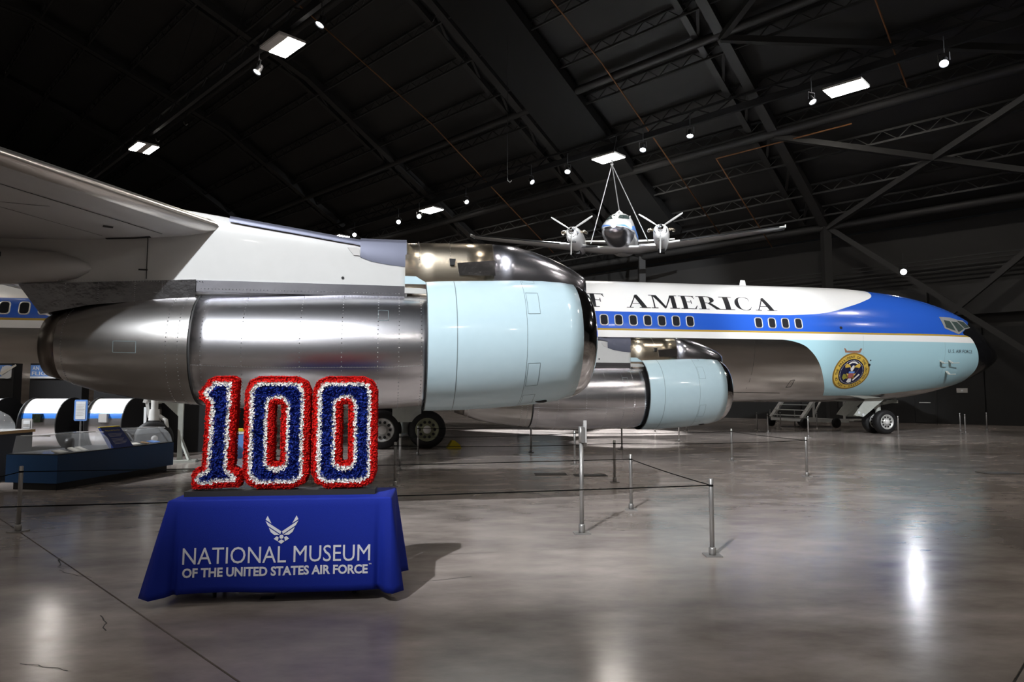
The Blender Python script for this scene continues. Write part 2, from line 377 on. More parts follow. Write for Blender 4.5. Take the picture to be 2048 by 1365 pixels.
for p,aim,lab,on,pw in [
 ((-6.17,21.13,13.4),(-12,18,0),'dim spotlight right of the half-unlit strip fixture above the wing',False,0),
 ((-9.4,24.39,13.4),(-15,20,0),'dim spotlight just under the half-unlit strip fixture above the wing',False,0),
 ((2.98,35.85,13.4),(1.0,27.6,0),'bright spotlight left of the fixture over the hanging plane',True,40),
 ((6.39,32.52,13.4),(4,27,0),'bright spotlight right of the fixture over the hanging plane',True,40),
 ((8.21,30.69,13.4),(7,27,2),'spotlight beside two small round lamps on the truss',True,1),
 ((15.54,23.74,13.4),(9,16,0),'lone bright spotlight at the truss end past the nose fixture',True,1),
 ((-7.9,46.76,13.4),(-4,24,0),'left spotlight of the pair beside the far truss fixture',True,0),
 ((-6.27,45.27,13.4),(-4,24,0),'right spotlight of the pair touching the far truss fixture',True,0),
 ((-11.87,50.7,13.4),(-6,24,0),'far bright spotlight beside the smallest strip fixture',True,0),
 ((1.13,37.68,13.4),(8,30,4),'small dim spotlight turned away, left of the bright one',False,0),
 ((-2.83,41.74,13.4),(6,30,4),'faint spotlight midway along the truss turned away',False,0),
 ((12.24,27.0,13.4),(15,20,0),'dim spotlight left of the fixture above the nose',False,0),
 ((19.3,33.3,7.5),(4,2,0),'bright round spotlight low on the wall brace behind the nose',True,.2)]:
    spotlight(p,aim,lab,on,SPOT_W*pw,.42)
# unseen spotlights: key matches the post shadow, rest added to brighten planes, floor, exhibits
for a,b,aim,pw,sz in ((-.2,-7.9,(-.2,9.5,2.6),18,.56),(-4.2,11.15,(12.5,24.5,4.0),14,.55),(2.5,11.15,(6.5,23.5,4.3),9,.6),(7,11.15,(5.2,31.5,9.3),20,.5),(4.5,11.15,(3.6,21.5,0),30,.22),(-5.2,29.0,(6,32,9),14,.6),(19.5,-7,(-9.3,15,.9),16,.5),(36,-7,(-14,20,3.5),10,.5)):
    p=e(a,b,13.4); spotlight(p,aim,'out-of-view spotlight of the added set brightening planes, floor and exhibits',True,SPOT_W*pw,sz)
# loose rigging wires with hooks hanging from the roof
for i,(p,q) in enumerate([((1013,165),(1015,350))]):
    pass
def rig(x,y,z0,z1,dx=0,dy=0,lab=''):
    m=MB(); m.tube((x+dx,y+dy,z1),(x,y,z0),.012,n=5); r=m.build('rigging_wire',M['dark_metal'],label=lab,cat='wire',group='rigging wires under the roof')
    k=MB(); k.path([(x,y,z0),(x+.02,y,z0-.12),(x+.12,y,z0-.2),(x+.2,y,z0-.12)],.018); k.build('hook',M['plastic_grey'],r)
rig(-.22,32,11.8,roof_z(22)-.15,0,0,'single vertical rigging wire with a hook in the dark roof')
for x0,y0,z0,x1,y1 in ((-7.9,24.5,17.5,-7.2,25),(-18.3,34.2,14.6,-16.5,35),(-16.8,34,15.4,-15.2,35),(-14,32,17,-13,33)):
    rig(x0,y0,z0,roof_z(V(x1,y1,0).dot(E2))-.15,x1-x0,y1-y0,'slanting rigging wire with a hook near the wing truss')
# ------------------------------------------------------------------ the airliner: local x = forward along the axis, -y = towards the visible side
TH=math.radians(10.5)
air=empty('jet_airliner',(2.72,24.32,0),TH,label='large blue, white and silver four-engined jet airliner with presidential seal',cat='airplane')
def L(s,w,z): return V(s,-w,z)
ST=[-30,-24,-18,9.0,9.7,11.37,12.75,13.87,14.83,15.32,15.6,15.97,16.54,16.74,16.82]
TP=[4.9,5.4,5.56,5.56,5.55,5.43,5.25,4.98,4.62,4.36,4.05,3.70,3.36,3.17,2.98]
BT=[3.2,1.9,1.215,1.215,1.22,1.26,1.40,1.61,1.876,2.05,2.16,2.33,2.65,2.82,2.98]
HWD=[.6,1.5,1.88,1.88,1.88,1.86,1.79,1.66,1.42,1.25,1.13,.95,.55,.32,.0]
ZC=[4.2,3.7,3.45,3.45,3.45,3.43,3.38,3.30,3.22,3.18,3.14,3.09,3.02,3.0,2.98]
def itp(ys,x,xs=ST):
    if x<=xs[0]: return ys[0]
    for i in range(len(xs)-1):
        if x<=xs[i+1]:
            x0,x1=xs[i],xs[i+1]; t=(x-x0)/(x1-x0); h=x1-x0
            def sl(k):
                if k<=0 or k>=len(xs)-1: return (ys[min(k+1,len(ys)-1)]-ys[max(k-1,0)])/(xs[min(k+1,len(xs)-1)]-xs[max(k-1,0)])
                a=(ys[k]-ys[k-1])/(xs[k]-xs[k-1]); b=(ys[k+1]-ys[k])/(xs[k+1]-xs[k])
                return 0 if a*b<=0 else 2*a*b/(a+b)
            m0,m1=sl(i),sl(i+1)
            return (2*t**3-3*t*t+1)*ys[i]+(t**3-2*t*t+t)*h*m0+(-2*t**3+3*t*t)*ys[i+1]+(t**3-t*t)*h*m1
    return ys[-1]
PW=2.1
def hullW(s,z):
    t,b,h,c=itp(TP,s),itp(BT,s),itp(HWD,s),itp(ZC,s)
    q=abs(z-c)/max((t-c) if z>=c else (c-b),1e-6)
    return h*max(0,1-min(q,1)**PW)**(1/PW)
def hullP(s,z,off=.006):
    w=hullW(s,z); d=.02
    dz=(hullW(s,z+d)-hullW(s,z-d))/(2*d); ds=(hullW(s+d,z)-hullW(s-d,z))/(2*d)
    n=V(-ds,1,-dz).normalized()
    return L(s+n.x*off,w+n.y*off,z+n.z*off)
fz=MB(); rings=[]
SS=[-30,-29,-28,-26,-24,-22,-20,-18,-14,-10,-6,-2,2,5,8,9]+[9+.25*i for i in range(1,27)]+[15.6,15.7,15.85,16.0,16.15,16.3,16.45,16.55,16.64,16.71,16.76,16.8,16.82]
for s in SS:
    t,b,h,c=itp(TP,s),itp(BT,s),itp(HWD,s),itp(ZC,s); r=[]
    for k in range(72):
        a=2*PI*k/72; ca,sa=math.cos(a),math.sin(a)
        r.append(L(s,h*math.copysign(abs(ca)**(2/PW),ca),c+((t-c) if sa>=0 else (c-b))*math.copysign(abs(sa)**(2/PW),sa)))
    rings.append(r)
fz.loft(rings)
def livery():
    m=bpy.data.materials.new('airliner_livery'); m.use_nodes=True; nt=m.node_tree; b=nt.nodes['Principled BSDF']; N=lambda t: nt.nodes.new(t); K=nt.links.new
    tc=N('ShaderNodeTexCoord'); sp=N('ShaderNodeSeparateXYZ'); K(tc.outputs['Object'],sp.inputs[0]); S,Z=sp.outputs[0],sp.outputs[2]
    def op(o,a,c):
        n=N('ShaderNodeMath'); n.operation=o
        for i,x in enumerate((a,c)):
            if isinstance(x,(int,float)): n.inputs[i].default_value=x
            else: K(x,n.inputs[i])
        return n.outputs[0]
    def curve(pts,z0,z1,v0,v1):      # value as a function of height
        f=N('ShaderNodeFloatCurve'); c=f.mapping.curves[0]; q=[((z-z0)/(z1-z0),(v-v0)/(v1-v0)) for z,v in pts]
        c.points[0].location=q[0]; c.points[1].location=q[-1]
        for p in q[1:-1]: c.points.new(*p)
        f.mapping.use_clip=False; f.mapping.update()
        K(op('DIVIDE',op('SUBTRACT',Z,z0),z1-z0),f.inputs['Value']); f.inputs['Factor'].default_value=1
        return op('ADD',op('MULTIPLY',f.outputs[0],v1-v0),v0)
    def mix(fac,a,c):
        n=N('ShaderNodeMix'); n.data_type='RGBA'; K(fac,n.inputs[0])
        for i,x in ((6,a),(7,c)):
            if isinstance(x,tuple): n.inputs[i].default_value=x+(1,)
            else: K(x,n.inputs[i])
        return n.outputs[2]
    white=(.80,.79,.77); blue=(.022,.10,.50); gold=(.42,.28,.05); lblue=(.36,.56,.62); black=(.006,.006,.007); silver=(.52,.50,.48)
    # white crown, ending in a rounded tongue behind the cockpit
    sb=curve([(4.28,6.6),(4.31,7.25),(4.40,8.25),(4.68,9.36),(4.93,10.14),(5.09,10.53),(5.27,10.72),(5.45,10.80),(5.6,10.82)],4.28,5.6,6,11)
    top=op('MULTIPLY',op('GREATER_THAN',Z,4.28),op('LESS_THAN',S,sb))
    up=mix(top,blue,white)
    c=mix(op('GREATER_THAN',Z,3.70),gold,up)
    c=mix(op('GREATER_THAN',Z,3.635),white,c)
    # pale blue nose against bare metal flank
    sv=curve([(1.2,8.75),(1.55,8.55),(2.03,8.25),(2.72,7.83),(3.05,7.52),(3.2,7.31),(3.33,6.95),(3.41,6.45)],1.2,3.41,6,9)
    nose=op('MULTIPLY',op('GREATER_THAN',S,sv),op('GREATER_THAN',Z,curve([(1.2,1.0),(3.41,1.0)],1.2,3.41,0,2)))
    nb=op('MULTIPLY',op('GREATER_THAN',S,sv),op('GREATER_THAN',op('SUBTRACT',Z,op('MULTIPLY',op('MAXIMUM',op('SUBTRACT',S,10.5),0),.10)),1.46))
    low=mix(nb,silver,lblue)
    isl=op('LESS_THAN',Z,3.41)
    c=mix(isl,c,low)
    # black radome and anti-glare panel
    rb=curve([(2.0,14.75),(2.21,14.83),(2.47,14.91),(2.9,14.84),(3.27,14.68),(3.62,14.40),(3.76,14.04),(3.9,14.2),(4.3,14.9),(4.5,15.3)],2.0,4.5,13,16)
    c=mix(op('GREATER_THAN',S,rb),c,black)
    K(c,b.inputs['Base Color'])
    metal=op('MULTIPLY',isl,op('SUBTRACT',1,nb)); K(op('MULTIPLY',metal,op('LESS_THAN',S,rb)),b.inputs['Metallic'])
    nz=N('ShaderNodeTexNoise'); nz.inputs['Scale'].default_value=.8; K(tc.outputs['Object'],nz.inputs['Vector'])
    K(op('ADD',op('MULTIPLY',nz.outputs[0],.10),.14),b.inputs['Roughness'])
    bp=N('ShaderNodeBump'); bp.inputs['Strength'].default_value=.10; bp.inputs['Distance'].default_value=.02; K(nz.outputs[0],bp.inputs['Height']); K(bp.outputs[0],b.inputs['Normal'])
    b.inputs['Coat Weight'].default_value=.3; b.inputs['Coat Roughness'].default_value=.06
    return m
fus=fz.build('fuselage',livery(),air)

# ---- decals and windows wrapped on the hull
def wrap_quads(quads,fn,n=5,mb=None,mi=0):
    mb=mb or MB()
    for q in quads:
        a,b_,c,d=q
        la=max(math.hypot(b_[0]-a[0],b_[1]-a[1]),math.hypot(c[0]-d[0],c[1]-d[1])); lb=max(math.hypot(d[0]-a[0],d[1]-a[1]),math.hypot(c[0]-b_[0],c[1]-b_[1]))
        nu,nv=(n,2) if la>lb else (2,n)
        vs=[]
        for j in range(nv+1):
            for i in range(nu+1):
                u,v=i/nu,j/nv
                x=(1-u)*(1-v)*a[0]+u*(1-v)*b_[0]+u*v*c[0]+(1-u)*v*d[0]; y=(1-u)*(1-v)*a[1]+u*(1-v)*b_[1]+u*v*c[1]+(1-u)*v*d[1]
                vs.append(fn(x,y))
        mb.add(vs,[(j*(nu+1)+i,j*(nu+1)+i+1,(j+1)*(nu+1)+i+1,(j+1)*(nu+1)+i) for j in range(nv) for i in range(nu)],mi)
    return mb
def R_(x0,x1,y0,y1): return ((x0,y0),(x1,y0),(x1,y1),(x0,y1))
SF=.045
def arc(cx,cy,rx,ry,a0,a1,thick,thin,n=12):
    out=[]
    for i in range(n):
        p=[]
        for a in (a0+(a1-a0)*i/n,a0+(a1-a0)*(i+1)/n):
            r=math.radians(a); t=thin+(thick-thin)*abs(math.cos(r))**1.3
            p.append(((cx+rx*math.cos(r),cy+ry*math.sin(r)),(cx+(rx-t)*math.cos(r),cy+(ry-t*.5)*math.sin(r))))
        out.append((p[0][0],p[1][0],p[1][1],p[0][1]))
    return out
TK=.17; TN=.055
GL={
 'I':(.42,[R_(.12,.12+TK,0,1),R_(0,.42,0,SF),R_(0,.42,1-SF,1)]),
 'F':(.62,[R_(.1,.1+TK,0,1),R_(0,.40,0,SF),R_(0,.62,1-SF,1),R_(.2,.44,.5,.5+SF),((.44,.38),(.47,.38),(.47,.66),(.44,.66)),((.58,.97),(.53,.97),(.60,.76),(.62,.76))]),
 'E':(.68,[R_(.1,.1+TK,0,1),R_(0,.62,0,SF),R_(0,.62,1-SF,1),R_(.2,.44,.5,.5+SF),R_(.44,.47,.38,.66),((.58,.97),(.53,.97),(.60,.76),(.62,.76)),((.60,.03),(.54,.03),(.65,.26),(.68,.26))]),
 'A':(.92,[((.12,.02),(.17,.02),(.47,1),(.42,.98)),((.60,.02),(.80,.02),(.50,1),(.36,.88)),R_(.23,.62,.30,.30+SF),R_(.02,.28,0,SF),R_(.50,.92,0,SF)]),
 'M':(1.12,[R_(.12,.17,0,1),((.12,1),(.30,1),(.62,.06),(.54,.0)),((.54,.0),(.60,.04),(.90,1),(.84,1)),R_(.84,.84+TK,0,1),R_(.02,.28,0,SF),R_(.74,1.12,0,SF),R_(.0,.30,1-SF,1),R_(.84,1.12,1-SF,1)]),
 'R':(.86,[R_(.1,.1+TK,0,1),R_(0,.38,0,SF),R_(0,.36,1-SF,1),R_(.2,.36,.47,.47+SF)]+arc(.36,.735,.27,.265,-90,90,.17,.05)+[((.34,.49),(.48,.49),(.80,.03),(.62,.03)),R_(.62,.88,0,SF)]),
 'C':(.74,arc(.44,.5,.44,.52,58,302,.19,.05,18)+[((.64,.93),(.68,.93),(.71,.68),(.685,.68)),((.63,.09),(.66,.07),(.73,.26),(.71,.27))]),
 'O':(.90,arc(.45,.5,.45,.52,0,360,.19,.05,24)),
}
zb=4.425; LH_=.49
for ch,s0,s1 in (('O',-1.25,-.58),('F',-.47,.11),('A',.83,1.70),('M',1.72,2.75),('E',2.81,3.43),('R',3.455,4.33),('I',4.31,4.80),('C',4.84,5.46),('A',5.55,6.40)):
    w,qs=GL[ch]; f=(s1-s0)/w
    mb=wrap_quads(qs,lambda x,y:hullP(s0+x*f,zb+y*LH_,.008)); mb.build('title_letter',M['black_ink'],fus,fix=False)
# small nose lettering
mb=MB(); text_fit(mb,'U. S. AIR FORCE',13.2,14.42,3.03,.13,lambda x,y:hullP(x,y,.006)); mb.build('nose_lettering',M['black_ink'],fus,fix=False)
# cabin windows
def rrect(w,h,r,n=4):
    pts=[]
    for cx,cy,a0 in ((w/2-r,h/2-r,0),(-w/2+r,h/2-r,90),(-w/2+r,-h/2+r,180),(w/2-r,-h/2+r,270)):
        for i in range(n+1):
            a=math.radians(a0+90*i/n); pts.append((cx+r*math.cos(a),cy+r*math.sin(a)))
    return pts
def ringpatch(outer,inner,fn):
    m=MB(); n=len(outer); m.add([fn(*p) for p in outer]+[fn(*p) for p in inner],[(i,(i+1)%n,n+(i+1)%n,n+i) for i in range(n)]); return m
zw=3.985
def flocal(x,y,off): return hullP(x,zw+y,off)
wf=MB(); o1=rrect(.31,.39,.10); i1=rrect(.245,.325,.08)
n=len(o1); c0=hullP(0,zw,0)
wf.loft([[hullP(x,zw+y,.002)-c0 for x,y in o1],[hullP(x,zw+y,.018)-c0 for x,y in rrect(.295,.375,.095)],[hullP(x,zw+y,.018)-c0 for x,y in i1],[hullP(x,zw+y,.004)-c0 for x,y in i1]],cap0=False,cap1=False)
wf_me=wf.mesh('window_frame',M['window_frame'])
wp=MB(); wp.add([hullP(x,zw+y,.006)-c0 for x,y in i1],[tuple(range(n))]); wp_me=wp.mesh('window_pane',M['window_glass'])
for k in list(range(-40,7))+[11,12,13,14]:
    if -31<k<-3: continue
    p=c0+V(k*.508,0,0); link('window_frame',wf_me,fus,loc=p); link('window_pane',wp_me,fus,loc=p)
# cockpit windows
p1=[(13.235,4.25),(13.528,4.21),(13.646,3.847),(13.22,3.97)]; p2=[(13.60,4.206),(13.894,4.198),(14.131,3.943),(13.78,3.80)]
p3=[(13.96,4.25),(14.35,4.22),(14.55,4.02),(14.2,3.96)]
fr=[(13.08,4.37),(13.14,3.93),(13.66,3.76),(13.77,3.72),(14.22,3.93),(14.6,4.0),(14.4,4.29),(14.02,4.30),(13.7,4.37)]
def poly_wrap(pts,off,mat_,name,n=6):
    cx=sum(p[0] for p in pts)/len(pts); cy=sum(p[1] for p in pts)/len(pts); m=MB(); fine=[]
    for a,b_ in zip(pts,pts[1:]+pts[:1]): fine+=[(a[0]+(b_[0]-a[0])*i/n,a[1]+(b_[1]-a[1])*i/n) for i in range(n)]
    rg=[[hullP(cx+(x-cx)*f,cy+(y-cy)*f,off) for x,y in fine] for f in (1,.66,.33,.02)]
    m.loft(rg,cap0=False); return m.build(name,mat_,fus,fix=False)
poly_wrap(fr,.012,M['window_frame'],'cockpit_frame')
for p in (p1,p2,p3): poly_wrap(p,.022,M['cockpit_glass'],'cockpit_pane')
# presidential seal, laid along the skin
sc,zc0=9.25,2.29
tab=[]; z=zc0; l=0
up_=[(0,zc0)]
for sg in (1,-1):
    z=zc0; l=0
    while l<1.0:
        d=.01*sg; dw=hullW(sc,z+d)-hullW(sc,z); l+=math.hypot(d,dw); z+=d; up_.append((l*sg,z))
up_.sort()
def sealz(v):
    for (l0,z0),(l1,z1) in zip(up_,up_[1:]):
        if v<=l1: return z0+(z1-z0)*(v-l0)/(l1-l0)
    return up_[-1][1]
def sealP(x,y,off): return hullP(sc+x,sealz(y),off)
def disc(r0,r1,off,mat_,name,n=48):
    m=MB(); steps=max(2,int((r1-r0)/.07)+1)
    rg=[[sealP((r0+(r1-r0)*j/steps)*math.cos(2*PI*k/n),(r0+(r1-r0)*j/steps)*math.sin(2*PI*k/n),off) for k in range(n)] for j in range(steps+1)]
    m.loft(rg,cap0=False,cap1=False); return m.build(name,mat_,fus,fix=False)
disc(.005,.72,.006,M['gold_dark'],'seal_rim'); disc(.005,.665,.009,M['gold'],'seal_band'); disc(.005,.50,.012,M['black_ink'],'seal_ring'); disc(.005,.485,.015,M['navy'],'seal_field')
m=MB()
for k in range(50):
    a=2*PI*k/50; m.add([sealP(.445*math.cos(a)+.014*math.cos(b_),.445*math.sin(a)+.014*math.sin(b_),.020) for b_ in (0,PI/3,2*PI/3,PI,4*PI/3,5*PI/3)],[tuple(range(6))])
m.build('seal_star_ring',M['seal_white'],fus,fix=False,kind='stuff')
m=MB(); txt='SEAL OF THE PRESIDENT OF THE UNITED STATES *'; N_=len(txt)
for i,ch in enumerate(txt):
    if ch==' ': continue
    vs,fs,w,_=glyphs(ch,.125,.002); a=math.radians(250-i*360/(N_+1.0)); ca,sa=math.cos(a),math.sin(a)
    m.add([sealP((.535+y)*ca+(x-w/2)*sa,(.535+y)*sa-(x-w/2)*ca,.014) for x,y in vs],fs)
m.build('seal_lettering',M['black_ink'],fus,fix=False)
def sp(pts,mat_,name,off=.02):
    m=MB(); m.add([sealP(x*1.15,y*1.15,off) for x,y in pts],[tuple(range(len(pts)))]); m.build(name,mat_,fus,fix=False)
for sg in (-1,1):
    sp([(0,.08),(sg*.10,.24),(sg*.22,.30),(sg*.27,.22),(sg*.20,.06),(sg*.13,-.10),(sg*.05,-.12)],M['gold'],'seal_eagle_wing')
    sp([(sg*.05,-.10),(sg*.12,-.09),(sg*.15,-.2),(sg*.07,-.22)],M['gold_dark'],'seal_eagle_leg')
sp([(-.16,.30),(-.05,.36),(.07,.36),(.18,.29),(.14,.27),(.05,.31),(-.04,.31),(-.13,.26)],M['seal_white'],'seal_scroll',.024)
sp([(-.07,.12),(0,.24),(.06,.22),(.04,.10),(-.01,.04)],M['seal_white'],'seal_eagle_head',.024)
sp([(-.10,.04),(.10,.04),(.10,-.02),(-.10,-.02)],M['sign_blue'],'seal_shield_top',.026)
sp([(-.10,-.02),(.10,-.02),(.07,-.16),(0,-.21),(-.07,-.16)],M['seal_red'],'seal_shield',.026)
sp([(-.05,-.20),(.05,-.20),(.08,-.32),(0,-.36),(-.08,-.32)],M['seal_white'],'seal_tail',.024)
sp([(-.27,-.04),(-.18,-.06),(-.12,-.18),(-.2,-.26),(-.28,-.17)],M['seal_olive'],'seal_olive_branch',.024)
sp([(.10,-.26),(.14,-.28),(.31,-.07),(.26,-.04)],M['seal_white'],'seal_arrows',.024)
# worn half-ring over the seal, latches, probes, roof blade, belly lines
mb=wrap_quads([((8.83,3.15),(8.89,3.13),(8.95,3.05),(8.89,2.98)),((8.89,2.98),(8.95,3.05),(9.42,3.05),(9.48,2.98)),((9.42,3.05),(9.48,2.98),(9.56,3.13),(9.49,3.14))],lambda x,y:hullP(x,y,.006)); mb.build('worn_handle_mark',M['copper_mark'],fus,fix=False)
for s,z,r in ((9.93,2.72,.03),(9.90,2.55,.06),(8.75,3.86,.06)):
    poly_wrap([(s+r*math.cos(a),z+r*.9*math.sin(a)) for a in [i*PI/4 for i in range(8)]],.007,M['black_ink'],'port',2)
for s,z,l in ((12.9,2.73,.16),(13.3,2.74,.26),(13.3,2.36,.24)):
    p=hullP(s,z,0); q=hullP(s,z,.16); m=MB(); m.bar(p,q+V(-.03,0,-.05),.10,.03,up=(0,1,0)); m.tube(q+V(-.05,0,-.05),q+V(l,0,-.04),.014,n=8); m.build('air_probe',M['gear_paint'],fus)
m=MB(); m.loft([[V(6.02,-.03,5.5),V(6.2,0,5.5),V(6.02,.03,5.5),V(5.9,0,5.5)],[V(6.02,-.02,5.78),V(6.14,0,5.78),V(6.02,.02,5.78),V(5.96,0,5.78)]],smooth=False); m.build('antenna_blade',M['white_paint'],fus)
m=MB(); m.box((12.0,0,5.38),(.5,.06,.06)); m.build('roof_beacon',M['chrome'],fus)
def wline(pts,name='panel_seam',w=.012,mt='seam_dark'):
    m=MB()
    for a,b_ in zip(pts,pts[1:]):
        d=math.hypot(b_[0]-a[0],b_[1]-a[1]); nx,ny=-(b_[1]-a[1])/d*w/2,(b_[0]-a[0])/d*w/2
        wrap_quads([((a[0]-nx,a[1]-ny),(b_[0]-nx,b_[1]-ny),(b_[0]+nx,b_[1]+ny),(a[0]+nx,a[1]+ny))],lambda x,y:hullP(x,y,.004),6,m)
    m.build(name,M[mt],fus,fix=False)
wline([(9.6,3.60),(9.62,1.5)],w=.006,mt='panel_line'); wline([(13.05,3.4),(13.1,1.9)],w=.006,mt='panel_line')
wline([(6.9,1.75),(6.98,2.0),(7.12,2.02),(7.08,1.77),(6.9,1.75)]); wline([(1.8,2.15),(2.0,1.6)],w=.02); wline([(2.6,1.62),(6.8,1.55)],w=.01); wline([(3.2,1.42),(4.4,1.42)],w=.03)
wline([(5.4,3.4),(5.4,1.7)],w=.006); wline([(2.4,3.4),(2.4,1.7)],w=.006)

# ---- wing: swept, built as sections along the span
CR=[(0,0.55,9.8,.95,2.15),(2.0,.35,9.3,.9,2.28),(7.7,-3.75,6.8,.62,2.95),(14.4,-8.95,5.0,.44,3.60),(19,-12.54,3.7,.33,4.02),(21.9,-14.8,2.7,.2,4.28)]
AF=[(0,0,0),(.008,.13,-.10),(.03,.26,-.19),(.08,.40,-.28),(.18,.52,-.36),(.32,.55,-.40),(.5,.47,-.36),(.7,.30,-.22),(.86,.15,-.09),(1,.01,-.01)]
def wsec(w):
    for a,b_ in zip(CR,CR[1:]):
        if w<=b_[0]+1e-6:
            t=(w-a[0])/(b_[0]-a[0]); q=[a[i]+(b_[i]-a[i])*t for i in range(5)]; break
    _,s,c,th,z=q; inc=.03
    up=[L(s-x*c,w,z+u*th-inc*x*c) for x,u,l in AF]; lo=[L(s-x*c,w,z+l*th-inc*x*c) for x,u,l in AF[::-1][:-1]]
    return up+lo[:-0 or None]
def wing_low(s,w):
    for a,b_ in zip(CR,CR[1:]):
        if w<=b_[0]+1e-6:
            t=(w-a[0])/(b_[0]-a[0]); q=[a[i]+(b_[i]-a[i])*t for i in range(5)]; break
    x=max(0,min(1,(q[1]-s)/q[2]))
    for (x0,_,l0),(x1,_,l1) in zip(AF,AF[1:]):
        if x<=x1: return q[4]+(l0+(l1-l0)*(x-x0)/(x1-x0))*q[3]-.03*x*q[2]
    return q[4]
ws=[0,2,4.8,7.7,11,14.4,15.5,17,19,20.6,21.9]
wm=MB(); secs=[wsec(w) for w in ws]; nA=len(AF); n_=len(secs[0])
wm.loft(secs,mifn=lambda i,k:1 if (k<2 or k>=n_-2) else 0)
wing=wm.build('wing',[M['wing_grey'],M['leading_edge_metal']],air)
# lines and access hatches on the wing's underside
def wstrip(pts,w=.012,mt='seam_dark',name='panel_seam'):
    m=MB()
    for (s0,w0),(s1,w1) in zip(pts,pts[1:]):
        N=6; d=math.hypot(s1-s0,w1-w0); nx,ny=-(w1-w0)/d*w/2,(s1-s0)/d*w/2; vs=[]
        for i in range(N+1):
            s=s0+(s1-s0)*i/N; ww=w0+(w1-w0)*i/N
            for g_ in (-1,1): vs.append(L(s+nx*g_,ww+ny*g_,wing_low(s+nx*g_,ww+ny*g_)-.004))
        m.add(vs,[(2*i,2*i+1,2*i+3,2*i+2) for i in range(N)])
    m.build(name,M[mt],wing,fix=False)
wstrip([(-9.75,14.75),(-13.5,19.6)],.012); wstrip([(-10.4,14.75),(-13.9,19.3)],.008,'grime'); wstrip([(-11.9,14.75),(-12.6,17.5)],.008,'grime')
wstrip([(-10.6,15.6),(-11.5,15.9)],.008,'grime'); wstrip([(-10.20,15.0),(-10.29,15.05)],.05,'grime','drain_patch'); wstrip([(-9.9,14.68),(-10.4,14.66)],.05,'seam_dark','gap')
# ---- nacelle: outboard one at w=14.4; rings given as station, centre height, radius
def nring(s,zc,r,n=48,w=14.4,fl=0): return [L(s,w+r*math.cos(2*PI*k/n),zc+r*math.sin(2*PI*k/n)) for k in range(n)]
def interp(tbl,s):
    for a,b_ in zip(tbl,tbl[1:]):
        lo,hi=(a,b_) if a[0]<b_[0] else (b_,a)
        if lo[0]-1e-9<=s<=hi[0]+1e-9:
            t=(s-lo[0])/(hi[0]-lo[0]); return tuple(lo[i]+(hi[i]-lo[i])*t for i in (1,2))
    return tbl[-1][1:]
FAN=[(-6.62,2.205,.855),(-6.45,2.212,.862),(-6.15,2.225,.868),(-5.75,2.245,.868),(-5.4,2.268,.862),(-5.1,2.282,.845),(-4.85,2.29,.817),(-4.66,2.297,.783)]
LIP=[(-4.66,2.297,.783),(-4.59,2.30,.758),(-4.51,2.30,.715),(-4.46,2.30,.67),(-4.43,2.30,.625),(-4.425,2.30,.595),(-4.44,2.30,.565),(-4.49,2.30,.545),(-4.65,2.29,.55),(-5.1,2.28,.60)]
CORE=[(-9.33,2.12,.686),(-9.15,2.115,.695),(-8.8,2.108,.715),(-8.2,2.108,.735),(-7.5,2.12,.745),(-7.0,2.125,.74),(-6.7,2.14,.725),(-6.1,2.16,.69)]
AFT=[(-10.84,2.145,.425),(-10.7,2.14,.475),(-10.45,2.135,.55),(-10.05,2.13,.615),(-9.7,2.125,.655),(-9.345,2.12,.684)]
NOZ=[(-11.03,2.145,.365),(-10.95,2.145,.39),(-10.84,2.145,.422)]
